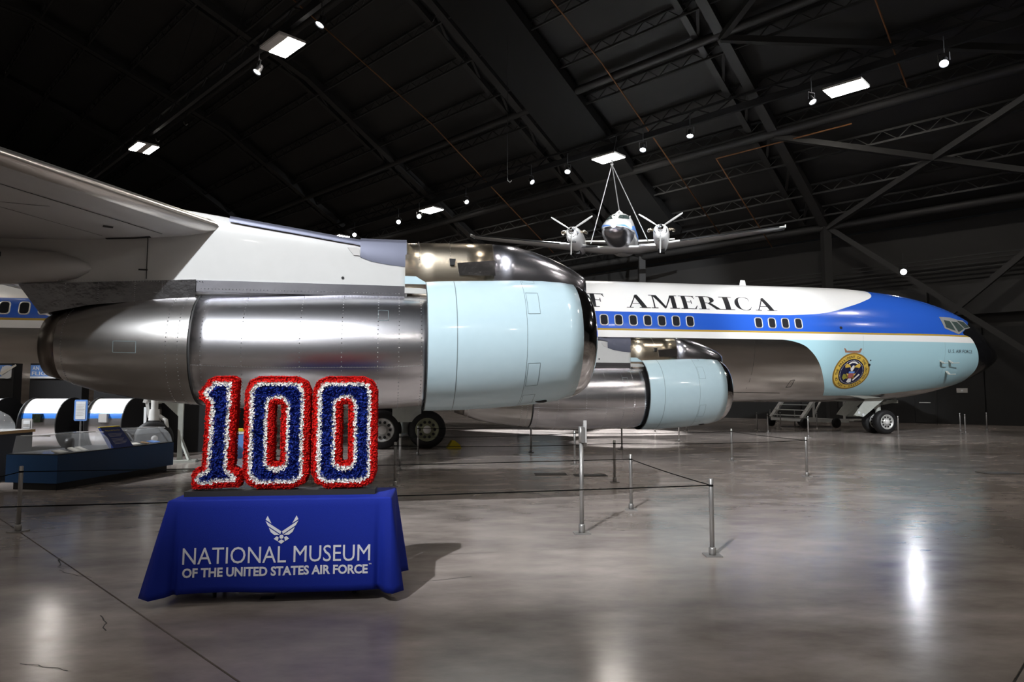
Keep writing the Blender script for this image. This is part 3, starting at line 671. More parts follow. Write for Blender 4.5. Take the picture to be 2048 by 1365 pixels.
def make_nacelle():
    m=MB(); m.loft([nring(*q) for q in CORE]); nac=m.build('engine_nacelle',M['polished_aluminium'],air)
    m=MB(); m.loft([nring(*q) for q in AFT],cap0=False,cap1=False); m.build('aft_cowl',M['aft_aluminium'],nac)
    m=MB(); m.loft([nring(s,z,r-.05) for s,z,r in ((-10.5,2.14,.43),(-11.03,2.145,.37))]+[nring(*q) for q in NOZ]); m.build('exhaust_nozzle',M['nozzle_metal'],nac)
    m=MB(); m.loft([nring(*q) for q in FAN]+[nring(s,z,r-.03) for s,z,r in FAN[::-1]],cap0=False,cap1=False,mifn=lambda i,k:1 if i>=len(FAN)-1 else 0); fan=m.build('fan_cowl',[M['pale_blue_paint'],M['seam_dark']],nac)  # cowl's inner face coloured dark to stand for the shade inside the duct
    m=MB(); m.loft([nring(*q) for q in LIP],cap0=False,cap1=False); m.build('intake_lip',M['chrome'],nac)
    m=MB(); m.loft([nring(-6.2,2.2,.83),nring(-6.21,2.2,.60)],cap0=True,cap1=False); m.build('fan_duct',M['seam_dark'],nac)
    m=MB(); m.lathe([(0,.595),(.03,.595)],L(-5.0,14.4,2.28),(1,0,0),n=32).lathe([(0,.2),(.25,.15),(.42,.02)],L(-4.98,14.4,2.28),(1,0,0),n=20)
    for k in range(28):
        a=2*PI*k/28; u=V(0,math.cos(a),math.sin(a)); m.bar(L(-4.95,14.4,2.28)+u*.18,L(-4.95,14.4,2.28)+u*.585,.05,.012,up=(1,.4,0))
    m.build('fan_disc',M['dark_metal'],nac)
    # seams as thin hoops
    def hoop(tbl,s,mt,name='panel_seam',h=.009,o=.002):
        z,r=interp(tbl,s); m=MB(); m.loft([nring(s-h/2,z,r+o),nring(s+h/2,z,r+o)],cap0=False,cap1=False); m.build(name,M[mt],nac,fix=False)
    hoop(FAN,-6.26,'panel_line'); hoop(FAN,-5.40,'panel_line',h=.005); hoop(CORE,-9.325,'seam_dark',h=.02,o=.004); hoop(FAN,-6.615,'seam_dark',h=.008,o=.003)
    # hatch outlines on the fan cowl
    for a0,a1 in ((20,42),(-22,-44),(-56,-74),(58,76)):
        m=MB()
        def fp(s,a):
            z,r=interp(FAN,s); a=math.radians(a); return L(s,14.4+(r+.002)*math.cos(a),z+(r+.002)*math.sin(a))
        for s in (-5.38,-5.225): 
            vs=[]; 
            for i in range(9):
                a=a0+(a1-a0)*i/8; vs+= [fp(s-.0025,a),fp(s+.0025,a)]
            m.add(vs,[(2*i,2*i+1,2*i+3,2*i+2) for i in range(8)])
        for a in (a0,a1): m.add([fp(-5.38,a-.18),fp(-5.225,a-.18),fp(-5.225,a+.18),fp(-5.38,a+.18)],[(0,1,2,3)])
        m.build('hatch_outline',M['panel_line'],nac,fix=False)
    z,r=interp(FAN,-5.1); m=MB(); a=math.radians(-72); c=L(-5.1,14.4+r*math.cos(a),z+r*math.sin(a)); m.ball(c,.07,12,8,(1.2,.3,.35)); m.build('drain_port',M['seam_dark'],nac)
    # rivet rows
    m=MB()
    for tbl,sl in ((CORE,(-9.2,-8.75,-8.1,-7.62,-7.2,-6.95,-6.68)),(AFT,(-9.45,-9.58,-10.75))):
        for s in sl:
            z,r=interp(tbl,s)
            for k in range(84):
                a=2*PI*k/84; p=L(s,14.4+r*math.cos(a),z+r*math.sin(a)); q=L(0,math.cos(a),math.sin(a)); t=L(0,-math.sin(a),math.cos(a))
                d=.0075; m.add([p+V(d,0,0),p+t*d,p-V(d,0,0),p-t*d,p+q*.004],[(0,1,4),(1,2,4),(2,3,4),(3,0,4)])
    for z0 in (-18,-62,150): 
        for i in range(150):
            s=-9.3+i*.0178; zz,r=interp(CORE,s); a=math.radians(z0); p=L(s,14.4+r*math.cos(a),zz+r*math.sin(a)); q=L(0,math.cos(a),math.sin(a)); t=L(0,-math.sin(a),math.cos(a)); d=.006
            m.add([p+V(d,0,0),p+t*d,p-V(d,0,0),p-t*d,p+q*.003],[(0,1,4),(1,2,4),(2,3,4),(3,0,4)])
    m.build('rivets',M['rivet'],nac,fix=False,kind='stuff')
    for a0,s0,s1 in ((33,-7.2,-7.08),(-2,-10.15,-9.9)):
        m=MB(); z,r=interp(CORE if s0>-9.3 else AFT,(s0+s1)/2)
        def cp(s,a): 
            z,r=interp(CORE if s0>-9.3 else AFT,s); a=math.radians(a); return L(s,14.4+(r+.003)*math.cos(a),z+(r+.003)*math.sin(a))
        h=6
        if s1-s0<.5:
            for s in (s0,s1): m.add([cp(s-.003,a0-h),cp(s+.003,a0-h),cp(s+.003,a0+h),cp(s-.003,a0+h)],[(0,1,2,3)])
            for a in (a0-h,a0+h): m.add([cp(s0,a-.25),cp(s1,a-.25),cp(s1,a+.25),cp(s0,a+.25)],[(0,1,2,3)])
            m.build('access_panel',M['panel_line'],nac,fix=False)
    return nac
nac=make_nacelle()
def superring(s,w,z0,z1,h,n=40,p=3.2):
    zc,hz=(z0+z1)/2,(z1-z0)/2; out=[]
    for k in range(n):
        a=2*PI*k/n; ca,sa=math.cos(a),math.sin(a)
        out.append(L(s,w+h*math.copysign(abs(ca)**(2/p),ca),zc+hz*math.copysign(abs(sa)**(2/p),sa)))
    return out
def make_pylon():
    st=[(-6.85,2.75,3.545,.27),(-7.1,2.75,3.545,.27),(-7.44,2.75,3.53,.265),(-7.7,2.75,3.565,.26),(-8.2,2.74,3.643,.25),(-8.7,2.74,3.715,.25),(-9.18,2.74,3.79,.25),(-9.5,2.74,3.835,.25),(-9.8,2.74,3.87,.25),(-10.4,2.76,3.87,.24),(-11,2.82,3.82,.22),(-11.8,2.9,3.65,.19),(-12.6,3.05,3.47,.14),(-13.2,3.2,3.42,.05)]
    m=MB(); rg=[superring(s,14.4,z0,z1,h,48,5) for s,z0,z1,h in st]
    fine=[]
    for a,b_ in zip(st,st[1:]):
        for i in range(3):
            t=i/3; fine.append(tuple(a[j]+(b_[j]-a[j])*t for j in range(4)))
    fine.append(st[-1]); rg=[superring(s,14.4,z0,z1,h,48,5) for s,z0,z1,h in fine]
    m.loft(rg); py=m.build('engine_pylon',M['pylon_white'],air)
    # bare metal strip along the top edge and the patch at the front
    m=MB(); rr=[]
    for s,z0,z1,h in [q for q in fine if -9.15<=q[0]<=-7.3]:
        th=.075*(1 if s<-7.5 else 1.1); rr.append([L(s,14.4+h+.004,z1-th),L(s,14.4+h+.004,z1-.035),L(s,14.4+h-.03,z1+.004),L(s,14.4,z1+.008),L(s,14.4-h+.03,z1+.004),L(s,14.4-h-.004,z1-.035),L(s,14.4-h-.004,z1-th)])
    m.loft(rr,closed=False); m.build('pylon_top_strip',M['brushed_sheet'],py)
    m=MB(); rr=[]
    for s,lo in ((-6.86,3.19),(-7.1,3.215),(-7.3,3.25),(-7.44,3.30)):
        z1=3.548; h=.27; rr.append([L(s,14.4+h+.005,lo),L(s,14.4+h+.005,z1-.05),L(s,14.4+h-.04,z1+.004),L(s,14.4,z1+.007),L(s,14.4-h+.04,z1+.004),L(s,14.4-h-.005,z1-.05),L(s,14.4-h-.005,lo)])
    m.loft(rr,closed=False); m.build('pylon_front_patch',M['brushed_sheet'],py)
    m=MB(); m.prism([(-6.88,2.945),(-9.37,2.95),(-9.37,2.81),(-6.88,2.80)],lambda u,v,d:L(u,14.4+d,v),-.275,.275); m.build('pylon_flange',M['satin_metal'],py)
    m=MB(); m.prism([(-9.375,2.955),(-11.3,2.845),(-11.05,2.50),(-10.53,2.62),(-9.375,2.74)],lambda u,v,d:L(u,14.4+d,v),-.285,.285); m.build('pylon_tail_fairing',M['dented_sheet'],py)
    m=MB()
    for i in range(60):
        for z in (2.93-.0006*i,2.845): 
            s=-9.3-i*.03 if z>2.85 else -6.95-i*.04; p=L(s,14.4+.286 if z>2.85 else 14.676,z); d=.007; m.add([p+V(d,0,0),p+V(0,0,d),p-V(d,0,0),p-V(0,0,d),p+L(0,.004,0)],[(0,1,4),(1,2,4),(2,3,4),(3,0,4)])
    for s,a,b_ in ((-10.05,2.68,2.9),(-10.45,2.66,2.88),(-10.8,2.6,2.86),(-9.75,2.78,2.92)):
        for i in range(10):
            z=a+(b_-a)*i/9; p=L(s,14.686,z); d=.007; m.add([p+V(d,0,0),p+V(0,0,d),p-V(d,0,0),p-V(0,0,d),p+L(0,.004,0)],[(0,1,4),(1,2,4),(2,3,4),(3,0,4)])
    m.build('rivets',M['rivet'],py,fix=False,kind='stuff')
    # seam, small vent flap and the mark on the pylon side
    MB().bar(L(-9.94,14.652,2.95),L(-9.94,14.652,3.50),.012,.006,up=(1,0,0)).build('panel_seam',M['seam_dark'],py)
    MB().box(L(-9.98,14.653,3.06),(.10,.008,.02)).build('stencil_mark',M['seam_dark'],py)
    m=MB(); m.prism([(-7.60,3.42),(-7.46,3.42),(-7.44,3.32),(-7.52,3.32)],lambda u,v,d:L(u,14.4+d,v),.25,.275); m.build('vent_flap',M['wing_grey'],py)
    m=MB(); m.lathe([(0,.018),(.008,.018)],L(-7.65,14.66,3.03),(0,-1,0),n=12); m.build('stud',M['black_ink'],py)
    # turbo-compressor fairing over the fan cowl: tinted rear, bright nose
    F1=[(-6.875,3.0,3.552,.30),(-6.5,3.0,3.565,.335),(-6.1,3.0,3.575,.36),(-5.74,3.0,3.58,.37)]
    F2=[(-5.74,3.0,3.58,.37),(-5.45,3.0,3.56,.37),(-5.185,3.0,3.50,.36),(-4.96,3.0,3.425,.335),(-4.763,3.0,3.345,.29),(-4.6,2.99,3.265,.235),(-4.48,2.98,3.2,.17),(-4.42,2.97,3.16,.10)]
    m=MB(); m.loft([superring(s,14.4,a-.25,b_,h,40,2.4) for s,a,b_,h in F1]); m.build('compressor_fairing',M['heat_tinted_metal'],py)
    m=MB(); m.loft([superring(s,14.4,a-.25,b_,h*1.003,40,2.4) for s,a,b_,h in F2]); m.build('compressor_intake_nose',M['satin_metal'],py)
    m=MB(); m.prism([(-6.22,3.25),(-5.73,3.30),(-5.73,3.10),(-6.19,3.09)],lambda u,v,d:L(u,14.4+d,v),.30,.372); m.build('bleed_vent',M['dented_sheet'],py)
    m=MB(); m.prism([(-6.32,3.30),(-6.24,3.30),(-6.25,3.22),(-6.31,3.22)],lambda u,v,d:L(u,14.4+d,v),.30,.385); m.build('latch',M['dark_metal'],py)
    m=MB()
    for s in (-6.7,-6.3,-5.95):
        for i in range(18):
            a=math.radians(5+i*4.7); p=superring(s,14.4,2.75,3.57,.345,160,2.4)[int((5+i*4.7)/360*160)]; d=.006
            m.add([p+V(d,0,0),p+V(0,0,d),p-V(d,0,0),p-V(0,0,d),p+L(0,.006,0)],[(0,1,4),(1,2,4),(2,3,4),(3,0,4)])
    m.build('fairing_rivets',M['rivet'],py,fix=False,kind='stuff')
    # pale blue bracket behind the fan cowl
    m=MB(); m.box(L(-6.70,14.4,3.02),(.36,.62,.10)); m.build('cowl_bracket',M['pale_blue_paint'],py)
    m=MB(); m.box(L(-6.71,14.4,2.89),(.34,.56,.07)); m.build('bracket_hinge',M['wheel_alloy'],py)
    # long pod on the pylon flank under the wing
    m=MB(); m.lathe([(-3.2,.05),(-2.6,.17),(-1.8,.22),(-.9,.22),(-.4,.185),(-.15,.12),(-.03,.05),(0,.01)],L(-10.55,14.62,3.06),(1,0,0),n=24); m.build('flank_pod',M['wing_grey'],py)
    MB().box(L(-11.5,14.835,3.16),(.16,.012,.05)).build('pod_slot',M['seam_dark'],py)
    m=MB(); m.lathe([(0,.07),(.02,.075),(.05,.06)],L(-10.66,14.62,3.06),(1,0,0),n=20); m.build('pod_tip',M['chrome'],py)
    return py
pyl=make_pylon()
for o in (nac,pyl):
    c=copy_tree(o,air); c.location=V(5.50,6.7,-.66)           # inboard engine: nearer the fuselage, further forward, lower
for o in (wing,nac,pyl):                                       # far side
    c=copy_tree(o,air); c.scale=(1,-1,1)
for o in (nac,pyl):
    c=copy_tree(o,air); c.scale=(1,-1,1); c.location=V(5.50,-6.7,-.66)

# ---- landing gear
def wheel(c,r,wd,rim,parent,hubmat):
    m=MB(); m.lathe([(-wd/2,r*.62),(-wd/2,r*.86),(-wd*.36,r*.97),(-wd*.15,r),(wd*.15,r),(wd*.36,r*.97),(wd/2,r*.86),(wd/2,r*.62)],c,(0,-1,0),n=36,cap0=False,cap1=False); w_=m.build('tyre',M['rubber'],parent)
    m=MB(); m.lathe([(-wd*.4,r*.5),(wd*.44,r*.62),(wd*.5,r*.62),(wd*.5,r*.55),(wd*.36,r*.5),(wd*.36,r*.26),(wd*.48,r*.24),(wd*.48,.005)],c,(0,-1,0),n=28)
    for k in range(10):
        a=2*PI*k/10; q=Vector(c)+V(r*.40*math.cos(a),-wd*.375,r*.40*math.sin(a)); m.lathe([(0,.04*r/.5),(.012,.04*r/.5)],q,(0,-1,0),n=8,mi=1)
    m.build('wheel_rim',[hubmat,M['seam_dark']],parent)
    m=MB(); m.lathe([(0,r*.22),(.03,r*.2),(.035,.004)],Vector(c)+V(0,-wd*.46,0),(0,-1,0),n=20); m.build('hub_cap',M['seal_white'],parent)
def main_gear(sg):
    g_=MB(); g_.tube(V(-6.55,-3.37*sg,.5),V(-6.55,-3.37*sg,2.4),.16,n=16).tube(V(-6.55,-3.37*sg,.45),V(-6.55,-3.37*sg,1.2),.12,n=16).bar(V(-7.3,-3.37*sg,.52),V(-5.8,-3.37*sg,.52),.2,.2)
    g_.bar(V(-6.55,-3.37*sg,1.3),V(-5.4,-2.6*sg,2.2),.12,.12).bar(V(-6.55,-3.37*sg,.8),V(-6.25,-3.37*sg,1.1),.08,.08).bar(V(-6.25,-3.37*sg,1.1),V(-6.5,-3.37*sg,1.5),.08,.08)
    for k in (-7.17,-5.93): g_.tube(V(k,-2.95*sg,.53),V(k,-3.8*sg,.53),.07,n=10)
    root=g_.build('main_landing_gear',M['gear_paint'],air)
    for s in (-7.17,-5.93):
        for w in (2.98,3.80): wheel(V(s,-w*sg,.535),.535,.38,0,root,M['wheel_green' if s>-6 else 'wheel_alloy'])
    m=MB(); m.bar(V(-6.9,-3.95*sg,1.2),V(-6.1,-3.95*sg,1.2),.04,.9,up=(0,0,1)); m.build('gear_door',M['gear_paint'],root)
main_gear(1); main_gear(-1)
g_=MB(); g_.tube(V(11.6,0,.45),V(11.55,0,1.5),.10,n=14).bar(V(11.55,0,.9),V(10.9,0,1.4),.08,.08).tube(V(11.6,-.42,.46),V(11.6,.42,.46),.06,n=10).bar(V(11.7,-.1,1.15),V(12.3,-.1,1.25),.1,.1).bar(V(11.8,.1,1.1),V(12.4,.1,1.3),.06,.06).box(V(12.1,0,1.22),(.5,.3,.12))
ng=g_.build('nose_landing_gear',M['gear_paint'],air)
for w in (-.30,.30): wheel(V(11.6,-w,.455),.455,.30,0,ng,M['wheel_alloy'])
for w in (-.5,.5):
    m=MB(); m.prism([(11.6,1.42),(10.75,1.42),(10.15,.72),(10.55,.66)],lambda u,v,d:L(u,w+d,v),-.015,.015); m.build('gear_door',M['gear_paint'],ng)
for s in (10.35,10.52): MB().lathe([(0,.05),(.02,.05)],L(s,.52,.82 if s<10.5 else .74),(0,-1,0),n=12).build('taxi_lamp',M['sign_white'],ng)
# ------------------------------------------------------------------ table with cloth and the flower numerals
TA=math.radians(5.8); T0=V(-2.60,5.23,0); TW,TD,TZ=1.67,.56,.775
tb=empty('folding_table',T0,TA,label='folding table hidden under the blue museum tablecloth',cat='table')
MB().box((TW/2,TD/2,TZ-.03),(TW-.06,TD-.06,.04)).build('table_top',M['plastic_grey'],tb)
for x in (.3,TW-.3):
    for y in (.2,TD-.1): MB().tube((x,y,0),(x,y,TZ-.05),.016,n=8).build('leg',M['dark_metal'],tb)
# cloth: rounded rectangle at the top, flared and folded towards the hem
def cloth_ring(z,t,n=420):
    # t: 0 at the table top edge, 1 at the hem
    pts=[]; r=.02+.015*t; per=[]
    W,D=TW,TD
    per=2*(W+D)
    for k in range(n):
        d=per*k/n
        if d<W: u,v,nx,ny=d,0,0,-1; e0=min(d,W-d)
        elif d<W+D: u,v,nx,ny=W,d-W,1,0; e0=min(d-W,W+D-d)
        elif d<2*W+D: u,v,nx,ny=W-(d-W-D),D,0,1; e0=min(d-W-D,2*W+D-d)
        else: u,v,nx,ny=0,D-(d-2*W-D),-1,0; e0=min(d-2*W-D,per-d)
        c=max(0,1-e0/.13); 
        front=(ny==-1)
        out=.022*t+(.0 if front and c==0 else .05*t*c*c)
        x=u+nx*out; y=v+ny*out
        sx=-1 if u<W/2 else 1; sy=-1 if v<D/2 else 1
        x+=sx*c*c*t*(.075 if sx<0 else .025); y+=sy*c*c*t*.03
        if nx: x+=nx*t*((.05 if nx<0 else .012)+.014*math.sin(v*26)); 
        if ny==1: y+=t*(.02+.015*math.sin(u*17))
        if front:
            y-=t*.006*math.sin(u*9+1)*(1 if c==0 else .3)
            y+=t*(.05*math.exp(-((u-.075)/.016)**2)+.03*math.exp(-((u-1.575)/.02)**2)); y-=t*.03*math.exp(-((u-1.63)/.03)**2)
        pts.append(V(x,y,z+(.008*math.sin(u*4.1)+.012*(1-c))*t*t - .008*t*t*c))
    return pts
cb=MB(); rg=[]
TT=TZ+.004
inner=[[V(TW/2+(p.x-TW/2)*f,TD/2+(p.y-TD/2)*f,TT) for p in cloth_ring(TT,0)] for f in (.05,.5,.9,.985)]
rg=inner+[cloth_ring(TT-.012,0)]+[cloth_ring(TT-.012-(TT-.012-.075)*t,t) for t in [i/14 for i in range(1,15)]]
cb.loft(rg,cap1=False)
cloth=cb.build('tablecloth',M['cloth_blue'],label='royal blue museum tablecloth printed with white wings emblem and lettering',cat='tablecloth',loc=T0,rz=TA)
md=cloth.modifiers.new('thickness','SOLIDIFY'); md.thickness=.003; md.offset=-1
def cf(x,z):
    t=max(0,(TT-.012-z)/(TT-.012-.075)); return V(x,-(.022*t+.006*t*math.sin(x*9+1))-.004,z)
mb=MB(); text_fit(mb,'NATIONAL MUSEUM',.128,1.513,.306,.128,cf); mb.build('print_line',M['print_white'],cloth,fix=False)
mb=MB(); text_fit(mb,'OF THE UNITED STATES AIR FORCE',.131,1.497,.213,.066,cf,bold=.034); mb.build('print_line',M['print_white'],cloth,fix=False)
mb=MB(); text_fit(mb,'TM',1.503,1.523,.275,.011,cf); mb.build('print_mark',M['print_white'],cloth,fix=False)
# winged emblem, traced in units of the crop (2048 px = 260 photo px)
def lg(px,py): return (.845+(px-505)/2048*260/266*1.0, .543-(py-332)/2048*260/266)
def emb(pts):
    m=MB(); q=[cf(*lg(*p)) for p in pts]; m.add(q,[tuple(range(len(q)))]); m.build('emblem_piece',M['print_white'],cloth,fix=False)
for sg in (1,-1):
    X=lambda x: 505-sg*(505-x)
    for poly in ([(280,100),(343,220),(250,160)],[(248,178),(500,345),(485,388),(290,255)],[(303,283),(478,400),(395,402),(335,355)],[(432,420),(462,440),(448,500),(385,460)]):
        emb([(X(x),y) for x,y in poly])
emb([(505,470),(555,500),(503,540),(452,505)]); emb([(505+32*math.cos(i*PI/8),430+32*math.sin(i*PI/8)) for i in range(16)])
# black plinth board
pb=MB(); pb.box((.79,.27,.02),(1.47,.20,.04)); pb.build('plinth_board',M['board_black'],loc=T0+V(0,0,TT),rz=TA,label='thin black board carrying the three flower numerals on the table',cat='board')
# numerals: outline polygons in metres, origin at lower left
def inside(p,poly):
    c=False; n=len(poly)
    for i in range(n):
        (x0,y0),(x1,y1)=poly[i],poly[(i+1)%n]
        if (y0>p[1])!=(y1>p[1]) and p[0]<(x1-x0)*(p[1]-y0)/(y1-y0)+x0: c=not c
    return c
def dist(p,polys):
    best=9
    for poly in polys:
        n=len(poly)
        for i in range(n):
            (x0,y0),(x1,y1)=poly[i],poly[(i+1)%n]; dx,dy=x1-x0,y1-y0; t=max(0,min(1,((p[0]-x0)*dx+(p[1]-y0)*dy)/(dx*dx+dy*dy)))
            best=min(best,math.hypot(p[0]-x0-t*dx,p[1]-y0-t*dy))
    return best
def chamf(x0,x1,y0,y1,c): return [(x0+c,y0),(x1-c,y0),(x1-c*.3,y0+c*.3),(x1,y0+c),(x1,y1-c),(x1-c*.3,y1-c*.3),(x1-c,y1),(x0+c,y1),(x0+c*.3,y1-c*.3),(x0,y1-c),(x0,y0+c),(x0+c*.3,y0+c*.3)]
# crop scale 1568 px = 540 photo px, about 244 px per metre at the numerals
q=lambda x,y,ox: ((x-ox)*.344/250,(722-y)*.344/252)
ONE=[q(x,y,318) for x,y in [(325,722),(578,712),(588,690),(585,625),(540,602),(545,400),(553,90),(535,76),(430,78),(395,95),(372,130),(347,165),(350,205),(372,218),(388,235),(384,400),(374,600),(340,612),(318,645)]]
NUL=chamf(0,.50,0,.88,.11); NUI=[(.232,.196),(.272,.196),(.286,.21),(.286,.655),(.272,.67),(.232,.67),(.218,.655),(.218,.21)]
def petals(mb,p,r,nrm,col_i=0,k=5,flat=.5):
    n=Vector(nrm).normalized(); a=n.orthogonal().normalized(); b_=n.cross(a); ph=random.uniform(0,2*PI); c=Vector(p)
    for i in range(k):
        t=ph+2*PI*i/k; d=a*math.cos(t)+b_*math.sin(t); s_=a*-math.sin(t)+b_*math.cos(t); rr=r*random.uniform(.75,1.2); h=r*random.uniform(.15,flat+.35)
        tip=c+d*rr+n*h; tip2=tip+d*rr*.1-n*r*.15+s_*rr*.1
        mb.add([c,c+d*rr*.55+s_*rr*.42+n*h*.75,tip2,tip,c+d*rr*.55-s_*rr*.42+n*h*.75],[(0,1,2),(0,2,3),(0,3,4)])
def numeral(x0,polys,lab,wr,ww,width):
    root=empty('flower_numeral',T0+Matrix.Rotation(TA,3,'Z')@V(x0,.27,TT+.058),TA,label=lab,cat='numeral',group='flower numerals on the table')
    th=.055
    m=MB()
    for poly in polys:
        n=len(poly); m.add([V(x,-th,y) for x,y in poly]+[V(x,th,y) for x,y in poly],[(i,(i+1)%n,n+(i+1)%n,n+i) for i in range(n)])
    red,wht,blu=MB(),MB(),MB()
    xs=[p[0] for p in polys[0]]; ys=[p[1] for p in polys[0]]; st=.0165; y=min(ys); row=0; cells=[]
    while y<max(ys):
        x=min(xs)+(st/2 if row%2 else 0)
        while x<max(xs):
            if inside((x,y),polys[0]) and not any(inside((x,y),h) for h in polys[1:]): cells.append((x,y))
            x+=st
        y+=st*.87; row+=1
    for sgn in (-1,1):
        for x,y in cells:
            d=dist((x,y),polys)
            if sgn==1 and d>wr: continue
            j=lambda: random.uniform(-.004,.004)
            if d<wr*1.0: petals(red,(x+j(),sgn*(th-.012+min(d,.03)*.6),y+j()),.013,(random.uniform(-.5,.5),sgn,random.uniform(-.5,.5)),k=5)
            elif d<wr+ww: petals(wht,(x+j(),sgn*(th+.006),y+j()),.014,(random.uniform(-.4,.4),sgn,random.uniform(-.4,.4)),k=5)
            else: petals(blu,(x+j(),sgn*(th+.004),y+j()),.021,(random.uniform(-.9,.9),sgn,random.uniform(-.9,.9)),k=4)
    for poly in polys:
        n=len(poly); area=sum(poly[i][0]*poly[(i+1)%n][1]-poly[(i+1)%n][0]*poly[i][1] for i in range(n))
        sg=1 if area>0 else -1
        if poly is not polys[0]: sg=-sg
        for i in range(n):
            (xa,ya),(xb,yb)=poly[i],poly[(i+1)%n]; Ln=math.hypot(xb-xa,yb-ya); k=max(1,int(Ln/.016)); nx,ny=(yb-ya)/Ln*sg,-(xb-xa)/Ln*sg
            for c in range(k):
                t=(c+.5)/k
                for yy in (-.048,-.032,-.016,0,.016,.032,.048):
                    petals(red,(xa+(xb-xa)*t,yy+random.uniform(-.004,.004),ya+(yb-ya)*t),.013,(nx+random.uniform(-.4,.4),yy*9,ny+random.uniform(-.4,.4)),k=4)
    # foam core just inside the petals
    inner=[MB()]
    core=MB()
    for poly in polys:
        n=len(poly); core.add([V(x,-th+.018,y) for x,y in poly]+[V(x,th-.018,y) for x,y in poly],[(i,(i+1)%n,n+(i+1)%n,n+i) for i in range(n)])
    import bmesh
    for yy in (-th+.018,th-.018):
        if len(polys)==1:
            from mathutils.geometry import tessellate_polygon; core.add([V(x,yy,y) for x,y in polys[0]],[tuple(t_) for t_ in tessellate_polygon([[V(x,y,0) for x,y in polys[0]]])])
        else:
            o_,i_=polys; cx,cy=.252,.433
            # ring between outline and counter, matched by angle
            K=48; ro=[];ri=[]
            def cast(poly,a):
                dx,dy=math.cos(a),math.sin(a); best=None
                for k in range(len(poly)):
                    (x0_,y0_),(x1_,y1_)=poly[k],poly[(k+1)%len(poly)]; ex,ey=x1_-x0_,y1_-y0_; den=dx*ey-dy*ex
                    if abs(den)<1e-9: continue
                    t=((x0_-cx)*ey-(y0_-cy)*ex)/den; u=((x0_-cx)*dy-(y0_-cy)*dx)/den
                    if t>0 and -1e-6<=u<=1+1e-6: best=t if best is None else min(best,t)
                return (cx+dx*best,cy+dy*best)
            for k in range(K):
                a=2*PI*k/K; ro.append(V(cast(o_,a)[0],yy,cast(o_,a)[1])); ri.append(V(cast(i_,a)[0],yy,cast(i_,a)[1]))
            core.add(ro+ri,[(k,(k+1)%K,K+(k+1)%K,K+k) for k in range(K)])
    core.build('foam_core',M['foam_board'],root)
    red.build('red_flowers',M['red_petal'],root,fix=False,kind='stuff'); wht.build('white_flowers',M['white_petal'],root,fix=False,kind='stuff'); blu.build('blue_flowers',M['blue_petal'],root,fix=False,kind='stuff')
numeral(.092,[ONE],'red, white and blue flower figure one, on the blue cloth table',.037,.029,.4)
numeral(.487,[NUL,NUI],'red, white and blue flower figure zero standing right beside the figure one',.038,.029,.53)
numeral(1.02,[NUL,NUI],'red, white and blue flower figure zero at the far end from the figure one',.038,.029,.53)

# ------------------------------------------------------------------ barrier posts and cords
def post_parts(h=.745):
    m=MB(); m.box((0,0,.006),(.16,.16,.012)); m.lathe([(.012,.034),(.075,.034),(.085,.026)],n=14); base=m.mesh('post_base',M['post_metal'])
    m=MB(); m.lathe([(.012,.0225),(h-.006,.0225),(h,.018)],n=14); pole=m.mesh('pole',M['post_metal'])
    m=MB(); m.lathe([(h-.075,.0235),(h-.055,.0235)],n=14); band=m.mesh('cord_band',M['rope_black'])
    return base,pole,band
PM=post_parts()
POSTS={}
def post(key,x,y,lab,grp):
    r=empty('barrier_post',(x,y,0),random.uniform(-.2,.2),label=lab,cat='post',group=grp)
    for nm,me in zip(('post_base','pole','cord_band'),PM): link(nm,me,r)
    POSTS[key]=V(x,y,0)
g1='barrier posts of the front enclosure'; g2='barrier posts under the airliner'; g3='distant barrier posts beyond the airliner'
post('L',-5.66,7.96,'slim metal barrier post standing by the blue display case',g1)
post('F',1.96,6.81,'slim metal barrier post at the free front corner of the cord',g1)
post('R',1.62,9.42,'slim metal barrier post at the rear corner of the front cord',g1)
post('LF',-5.2,5.35,'slim metal barrier post at the free end of the long front cord',g1)
post('S1',5.57,13.04,'slim metal barrier post at the corner of the cord toward the nose wheel',g2)
post('S2',5.08,15.92,'slim metal barrier post below the inboard engine intake',g2)
for k,x,y,lab in (('A',-1.99,11.74,'nearest of the slim posts before the main wheels'),('B',-2.28,14.02,'slim post between two others before the main wheels'),('C',-2.36,17.28,'slim post standing right against the front main wheel'),('D',1.82,12.25,'slim post just behind the rear corner of the front cord'),('E',1.38,15.16,'slim post beside the floor plates under the inboard engine'),('G',.5,18.12,'slim post beyond the yellow wheel chock'),('H',3.04,19.05,'slim post in the bright floor patch under the inboard engine'),('I',5.36,22.08,'slim post at the edge of the bright floor patch')):
    post(k,x,y,lab,g2)
for i,(x,y) in enumerate([(13.63,24.25),(17.99,27.57),(17.32,26.26),(19.54,28.27)]):
    post('n%d'%i,x,y,['slim post just ahead of the nose wheels','slim post before the black wall, close behind another','slim post before the black wall, close in front of another','slim post before the black wall, farthest from the nose wheels'][i],g3)
for i,(x,y) in enumerate([(10.21,28.64),(10.02,26.9),(12.38,32.9),(13.31,34.43),(11.34,29.01),(12.79,31.05),(10.34,23.99),(12.88,29.01),(7.18,28.27),(5.74,27.57)]):
    post('f%d'%i,x,y,'small distant metal barrier post around the boarding stairs',g3)
